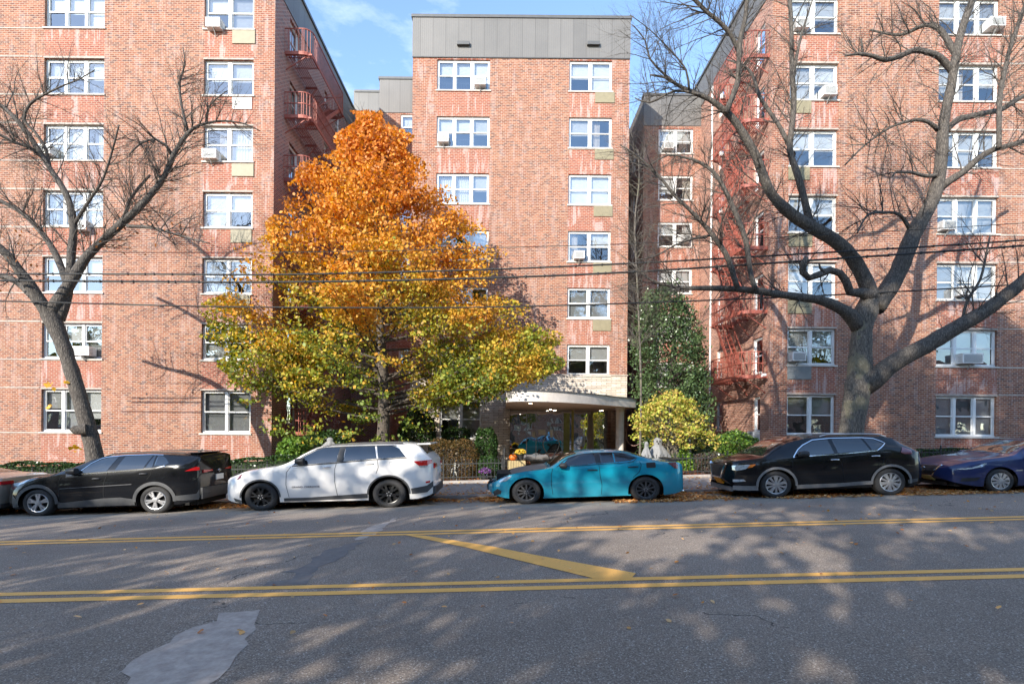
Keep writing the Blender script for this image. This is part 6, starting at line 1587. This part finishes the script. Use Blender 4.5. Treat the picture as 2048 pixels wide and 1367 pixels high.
b.box(p.x-.02, p.x+.02, 17.18, 17.22, z, z+.95); b.bar((p.x, 17.2, z+.9), (p.x, 18.6, z+.9), .03); b.bar((p.x, 18.6, z), (p.x, 18.6, z+.92), .03)
for j in range(1, 10): b.bar((p.x, 17.2+j*.14, z+.1), (p.x, 17.2+j*.14, z+.9), .012)
b.bar((p.x, 17.2, z+.1), (p.x, 18.6, z+.1), .02)
tag(b.build('handrail', M['iron']), 'short black iron handrail at the left edge of the entrance path', 'handrail')

# ---- cables
def wire(pts, r, label, Y=13.9, Y1=None, name='overhead_cable', twist=False):
    P = [W(x, y, Y) for x, y in pts]; Q, R = catmull(P, [r]*len(P), .5)
    b = MB(); b.tube(Q, R, 6)
    if twist:
        for k in range(0, len(Q)-1):
            q = Q[k].lerp(Q[k+1], random.random()); b.tube([q+Vector((-.02,0,0)), q+Vector((.02,0,0))], r*1.5, 6)
    tag(b.build(name, M['wire'], smooth='all'), label, 'cable', 'overhead cables along the street')
wire([(-300,549),(0,548),(300,548),(545,549),(870,542),(1100,534),(1348,522),(1700,502),(2048,480),(2400,450)], .022, 'thick cable, upper one of the heavy pair crossing the facade', twist=True)
wire([(-300,560),(0,561),(300,563),(545,564),(900,558),(1240,545),(1600,522),(2048,491),(2400,462)], .026, 'thick cable, lower one of the heavy pair crossing the facade', twist=True)
wire([(-300,598),(0,602),(440,613),(870,615),(1100,611),(1348,603),(1700,588),(2048,568),(2400,545)], .019, 'lowest cable, crossing just above the fork of the large bare tree', Y=14.1)
wire([(-300,500),(0,502),(400,505),(745,502),(1000,495),(1240,488),(1600,472),(2048,446),(2400,420)], .009, 'thinnest and highest cable across the upper facade', Y=13.8)

# ---- halloween things, pots and pumpkins
M['cloth'] = plain('white_thin_cloth', (.22,.22,.22), .9, noise=.15, nscale=9)
M['bone'] = plain('bone_plastic', (.60,.58,.50), .6)
def ghost(px, py, w, h, Y, label, face=True, seed=1):
    random.seed(seed); c = at(px, py, Y); root = empty('ghost_decoration', (c.x, Y, yardz(c.x, Y)), label, 'decoration', None); b = MB()
    ww, hh = w*Y/F/2, h*Y/F; n_ = 28; prof_ = [(.02,1.0),(.22,.97),(.34,.88),(.36,.76),(.30,.68),(.45,.58),(.62,.42),(.8,.22),(1.0,0.0)]
    R = []
    for r, z in prof_:
        ring = []
        for j in range(n_):
            a = 2*math.pi*j/n_; k = 1+(1-z)*.34*math.sin(a*5+seed)+.2*(1-z)*math.sin(a*11)+.12*math.sin(a*2+seed); zz = z*hh-(1-z)*.12*hh*(.5+.5*math.sin(a*5+seed*2))
            ring.append(b.vert((c.x+r*ww*k*math.cos(a), Y+r*ww*.7*k*math.sin(a), c.z-hh/2+zz)))
        R.append(ring)
    for a_, c_ in zip(R, R[1:]):
        for j in range(n_): b.face((a_[j], a_[(j+1) % n_], c_[(j+1) % n_], c_[j])[::-1])
    b.build('shroud', M['cloth'], root, smooth='all')
    z0 = yardz(c.x, Y); b = MB(); b.tube([(c.x, Y+.02, z0-.03), (c.x, Y+.02, c.z+hh*.44)], .014, 6); b.build('stake', M['bark3'], root)
    if face:
        b = MB(); fz = c.z-hh/2+.82*hh; s_ = ww*.36
        for ex in (-.35, .35): b.lathe([(.001, -.012), (s_*.22, 0)], (c.x+ex*s_, Y-s_*.72, fz), 'y', 10)
        b.lathe([(.001, -.012), (s_*.25, 0)], (c.x, Y-s_*.72, fz-.5*s_), 'y', 10); b.build('face', M['black'], root)
ghost(1315, 896, 44, 44, 17.9, 'white draped ghost figure hanging behind the teal sedan boot', seed=3)
ghost(1293, 900, 26, 36, 17.4, 'small pale ghost figure with dark face left of the draped ghost', seed=5)
ghost(1345, 884, 34, 56, 19.2, 'grey-white cloth draped in the twigs of the small maple', face=False, seed=8)
ghost(660, 886, 34, 24, 17.2, 'white cloth ghost showing above the roof of the white SUV', face=False, seed=9)
ghost(1378, 905, 20, 60, 19.0, 'thin white ribbon figure among the plants right of the small maple', face=False, seed=12)
# little skeleton
c0 = at(910, 938, 16.9); root = empty('skeleton_decoration', (c0.x, 16.9, yardz(c0.x, 16.9)), 'small white skeleton ornament standing before the brown domed shrub', 'decoration')
b = MB(); x, z = c0.x, yardz(c0.x, 16.9)
b.tube([(x, 16.9, z+.28), (x, 16.9, z+.47)], .012, 6)
for k in range(4): b.tube([(x-.05+.006*k, 16.9, z+.34+.03*k), (x, 16.86, z+.335+.03*k), (x+.05-.006*k, 16.9, z+.34+.03*k)], .006, 5)
b.tube([(x-.05, 16.9, z+.28), (x+.05, 16.9, z+.28)], .02, 6)
for s_ in (-1, 1):
    b.tube([(x+.03*s_, 16.9, z+.28), (x+.06*s_, 16.88, z+.14), (x+.05*s_, 16.9, z+.0), (x+.06*s_, 16.84, z+.0)], .011, 6)
b.tube([(x-.05, 16.9, z+.45), (x-.11, 16.9, z+.36), (x-.10, 16.86, z+.25)], .009, 6); b.tube([(x+.05, 16.9, z+.45), (x+.12, 16.9, z+.44), (x+.13, 16.88, z+.56)], .009, 6)
b.build('bones', M['bone'], root, smooth='all'); b = MB(); b.lathe([(.001,-.055),(.03,-.05),(.035,-.02),(.045,.01),(.04,.04),(.001,.058)][::-1], (x, 16.9, z+.53), n=14)
b.build('skull', M['bone'], root, smooth='all')
# entrance display
M['pumpkin'] = plain('pumpkin_skin', (.75,.17,.02), .45, noise=.12); M['straw'] = plain('straw', (.42,.33,.17), .9, noise=.5, nscale=60, bump=.5)
def floorz(x, Y): return G(x)+.16
c0 = at(1029, 928, 18.9)
x, Y = c0.x+.08, 18.9; z = floorz(x, Y); b = MB(); b.box(x-.32, x+.32, Y-.2, Y+.22, z, z+.42); o = b.build('straw_bale', M['straw'], bevel=.03); tag(o, 'straw bale carrying the pumpkin beside the cream brick pier', 'bale')
root = empty('pumpkin', (x-.14, Y, z+.42), 'round orange pumpkin on top of the straw bale', 'pumpkin'); b = MB(); R = []
for i in range(9):
    t = math.pi*i/8; ring = []
    for j in range(32): a = 2*math.pi*j/32; rr = .155*math.sin(t)*(1-.09*abs(math.sin(a*4))**.6*1)+.001; ring.append(b.vert((x-.14+rr*math.cos(a), Y+rr*math.sin(a), z+.42+.115-.115*math.cos(t)*(1-.1*(i in (0, 8))))))
    R.append(ring)
for a_, c_ in zip(R, R[1:]):
    for j in range(32): b.face((a_[j], a_[(j+1) % 32], c_[(j+1) % 32], c_[j]))
b.build('shell', M['pumpkin'], root, smooth='all'); b = MB(); b.tube([(x-.14, Y, z+.62), (x-.13, Y, z+.68), (x-.10, Y, z+.71)], [.022,.016,.014], 7); b.build('stalk', M['bark'], root)
def pot(px, py, Y, label, col, r=.14, base=None, n=260, rr=.2):
    c = at(px, py, Y); z = base if base is not None else floorz(c.x, Y)-.0; root = empty('flower_pot', (c.x, Y, z), label, 'flower pot', None)
    b = MB(); b.lathe([(r*.7, 0), (r, .2), (r*1.08, .2), (r*1.08, .235), (r*.9, .235), (.001, .2)][::-1], (c.x, Y, z), n=18); b.lathe([(.001, .0), (r*.7, .0)], (c.x, Y, z), n=18); b.build('pot', M['black'], root, smooth=40)
    D = rng.normal(size=(n, 3)); D /= np.linalg.norm(D, axis=1)[:, None]; D[:, 2] = np.abs(D[:, 2]); P = np.array((c.x, Y, z+.24))+D*rr*np.array((1,1,.8)); quads_obj('flowers', leaf_quads(P, .05), M['leaf'], np.array(col)[rng.integers(0, len(col), n)]*rng.uniform(.7,1.2,(n,1)), root)
    P = np.array((c.x, Y, z+.22))+D*rr*np.array((.9,.9,.7)); quads_obj('foliage', leaf_quads(P, .06), M['leafgloss'], np.array(GR)[rng.integers(0, 3, n)], root)
pot(1041, 905, 19.1, 'pot of yellow chrysanthemums behind the pumpkin', [(.75,.5,.05),(.8,.6,.1)], base=z+.43)
pot(1050, 925, 19.4, 'dark pot of reddish flowers right of the straw bale', [(.3,.08,.05),(.2,.1,.04)])
pot(970, 948, 16.9, 'pot of purple flowers in the garden bed left of the path', [(.28,.10,.35),(.4,.2,.45)], base=yardz(-.6, 16.9))
# pink hose on the brown wall
b = MB(); P = [at(1260, 830, 22.0), at(1255, 850, 22.0), at(1253, 870, 22.0), at(1257, 885, 21.5), at(1268, 891, 21.0), at(1280, 886, 20.5)]; Q, R = catmull(P, [.012]*6, .1); b.tube(Q, R, 6)
tag(b.build('garden_hose', plain('pink_hose', (.55,.35,.3), .5), smooth='all'), 'thin pinkish hose hanging on the wall right of the porch column', 'hose')

# ---- fallen leaves
def litter(name, n, xr, yr, zf, label, size=.07, pred=None, cols=((.70,.32,.09),(.58,.22,.06),(.74,.42,.16),(.40,.17,.07),(.78,.52,.26))):
    x = rng.uniform(*xr, n); y = rng.uniform(*yr, n)
    if pred is not None: k = pred(x, y); x, y = x[k], y[k]
    z = np.array([zf(a, c_) for a, c_ in zip(x, y)])+rng.uniform(.008, .035, len(x))
    cs = np.array(cols); col = cs[rng.integers(0, len(cs), len(x))]*rng.uniform(.6, 1.3, (len(x), 1))
    o = quads_obj(name, leaf_quads(np.stack([x, y, z], 1), size, flat=.9), M['leaf'], col); tag(o, label, 'leaves', kind='stuff')
def clump(x, y, lo=.0):
    return (np.sin(x*1.9+1)+np.sin(x*.7)+.8*np.sin(x*4.3+y*3)+rng.normal(0,.7,len(x))) > lo
litter('fallen_leaves', 34000, (-13, 17), (12.55, 13.68), lambda a, c_: roadz(a, c_), 'orange and brown fallen leaves heaped in the gutter', .075, lambda x, y: (rng.random(len(x)) < ((y-12.3)/1.3)**1.5) & clump(x, y, -1.2))
litter('fallen_leaves', 20000, (2.5, 17), (11.7, 12.9), lambda a, c_: roadz(a, c_), 'fallen leaves spread out under the cars on the right', .07, lambda x, y: (rng.random(len(x)) < (y-11.62)*1.6) & clump(x, y, -.7))
litter('fallen_leaves', 14000, (-14, 17), (13.72, 16.35), walkz, 'fallen leaves scattered on the pavement', .065, lambda x, y: rng.random(len(x)) < .12+.8*np.clip(1-(y-13.7)/.8, 0, 1)+.3*np.clip((y-15.9)*2, 0, 1))
litter('fallen_leaves', 26000, (-15, 17), (16.55, 18.6), yardz, 'reddish fallen leaves covering the garden bed behind the fence', .075, cols=((.30,.09,.05),(.22,.08,.05),(.38,.16,.07),(.16,.08,.05)))
litter('fallen_leaves', 500, (-14, 17), (4, 12), roadz, 'few stray leaves on the roadway', .05)
litter('fallen_leaves', 260, (-5.0, -2.2), (12.35, 13.3), lambda a, c_: 0, 'x') if False else None

# ---- street trees on the near side, behind the camera: inner ones throw the dappled shade, outer ones are added for window reflections
random.seed(57)
def shade_tree(x, y, h0, h1, rad, label, n=70, lv=140, ry=1.7):
    z0 = G(x)+.28; root = empty('leafy_tree', (x, y, z0), label, 'tree', 'leafy street trees on the near side of the road'); b = MB()
    top = Vector((x, y, z0+h0+.4*(h1-h0))); b.tube([(x, y, z0), (x+.1, y, z0+h0*.6), top, (x, y, z0+h1*.95)], [.3,.22,.15,.04], 9)
    pts = []
    for k in range(n):
        a = random.uniform(0, 6.28); u = random.uniform(0, 1); hz = h0+(h1-h0)*u; rr = math.sqrt(max(.1, 1-(2*u-.95)**2*.8))*math.sqrt(random.uniform(.02, 1))
        e = Vector((x+math.cos(a)*rr*rad, y+math.sin(a)*rr*ry, z0+hz)); s0 = Vector((x, y, z0+max(h0*.7, hz-rr*rad*.6)))
        b.tube([s0, s0.lerp(e, .5)+Vector((0,0,.2)), e], [.05,.03,.01], 5)
        sg = random.uniform(.3, .55)
        for _ in range(lv): pts.append((e.x+random.gauss(0,sg), e.y+random.gauss(0,sg), e.z+random.gauss(0,sg*.8)))
    b.build('trunk', M['bark3'], root, smooth='all'); C = np.array(pts); cs = np.array([(.16,.17,.035),(.32,.26,.04),(.12,.15,.03)])
    quads_obj('crown', leaf_quads(C, .26), M['leaf'], cs[rng.integers(0,3,len(C))]*rng.uniform(.7,1.2,(len(C),1)), root)
for i, (x, y, h0, h1, r, n_) in enumerate([
    (-24, -8.0, 2.6, 11.8, 3.9, 60), (-17.5, -8.4, 2.4, 11.8, 3.9, 56), (-11.3, -8.0, 2.4, 12.8, 4.0, 54), (-5.2, -8.3, 2.4, 20.5, 4.3, 125), (1.0, -8.0, 2.6, 20, 4.3, 120), (7.0, -8.4, 3.2, 14.5, 3.9, 70), (13, -8, 3, 12, 3.8, 55), (20, -9, 3, 12, 3.8, 55), (27, -9, 3, 12, 3.8, 55), (34, -9, 3, 12, 3.8, 55), (-31, -9, 3, 11, 3.8, 55), (-38, -9, 3, 11, 3.8, 55)]):
    n_ = int(n_*.98); shade_tree(x, y, h0, h1, r, 'leafy street tree on the near pavement, %s' % ['across from the black SUV at far left', 'across from the leaning bare tree', 'across from the white SUV', 'tall, across from the autumn tree', 'tall, across from the entrance canopy', 'across from the teal sedan', 'across from the black crossover', 'added, across from the blue sedan', 'added, second beyond the blue sedan to the right', 'added, farthest to the right of the row', 'added, second last to the left of the row', 'added, farthest to the left of the row'][i], n_)
hb = empty('unseen_brick_house', (-4, -21.0, G(-4)), 'brick building on the near side of the street, outside the frame, shaped for reflections', 'building')
fh = Frame((0, -19.5, 0), (1,0,0), (0,1,0)); hs = [(x, x+1.5, z, z+1.5) for x in range(-78, 78, 4) for z in (1.3, 4.2, 7.1)]
wall('front_wall', fh, -80, 80, -4, 9.6, hs, M['brickdark'], hb)  # unseen; height and length set to darken reflections in cars and windows
for h in hs[::3]: window(hb, fh, *h, 2, 'bc')
b = MB(); b.box(-80, 80, -30, -19.7, 9.4, 9.6); b.box(-80, 80, -30, -29.9, -4, 9.4); b.build('roof', M['coping'], hb)
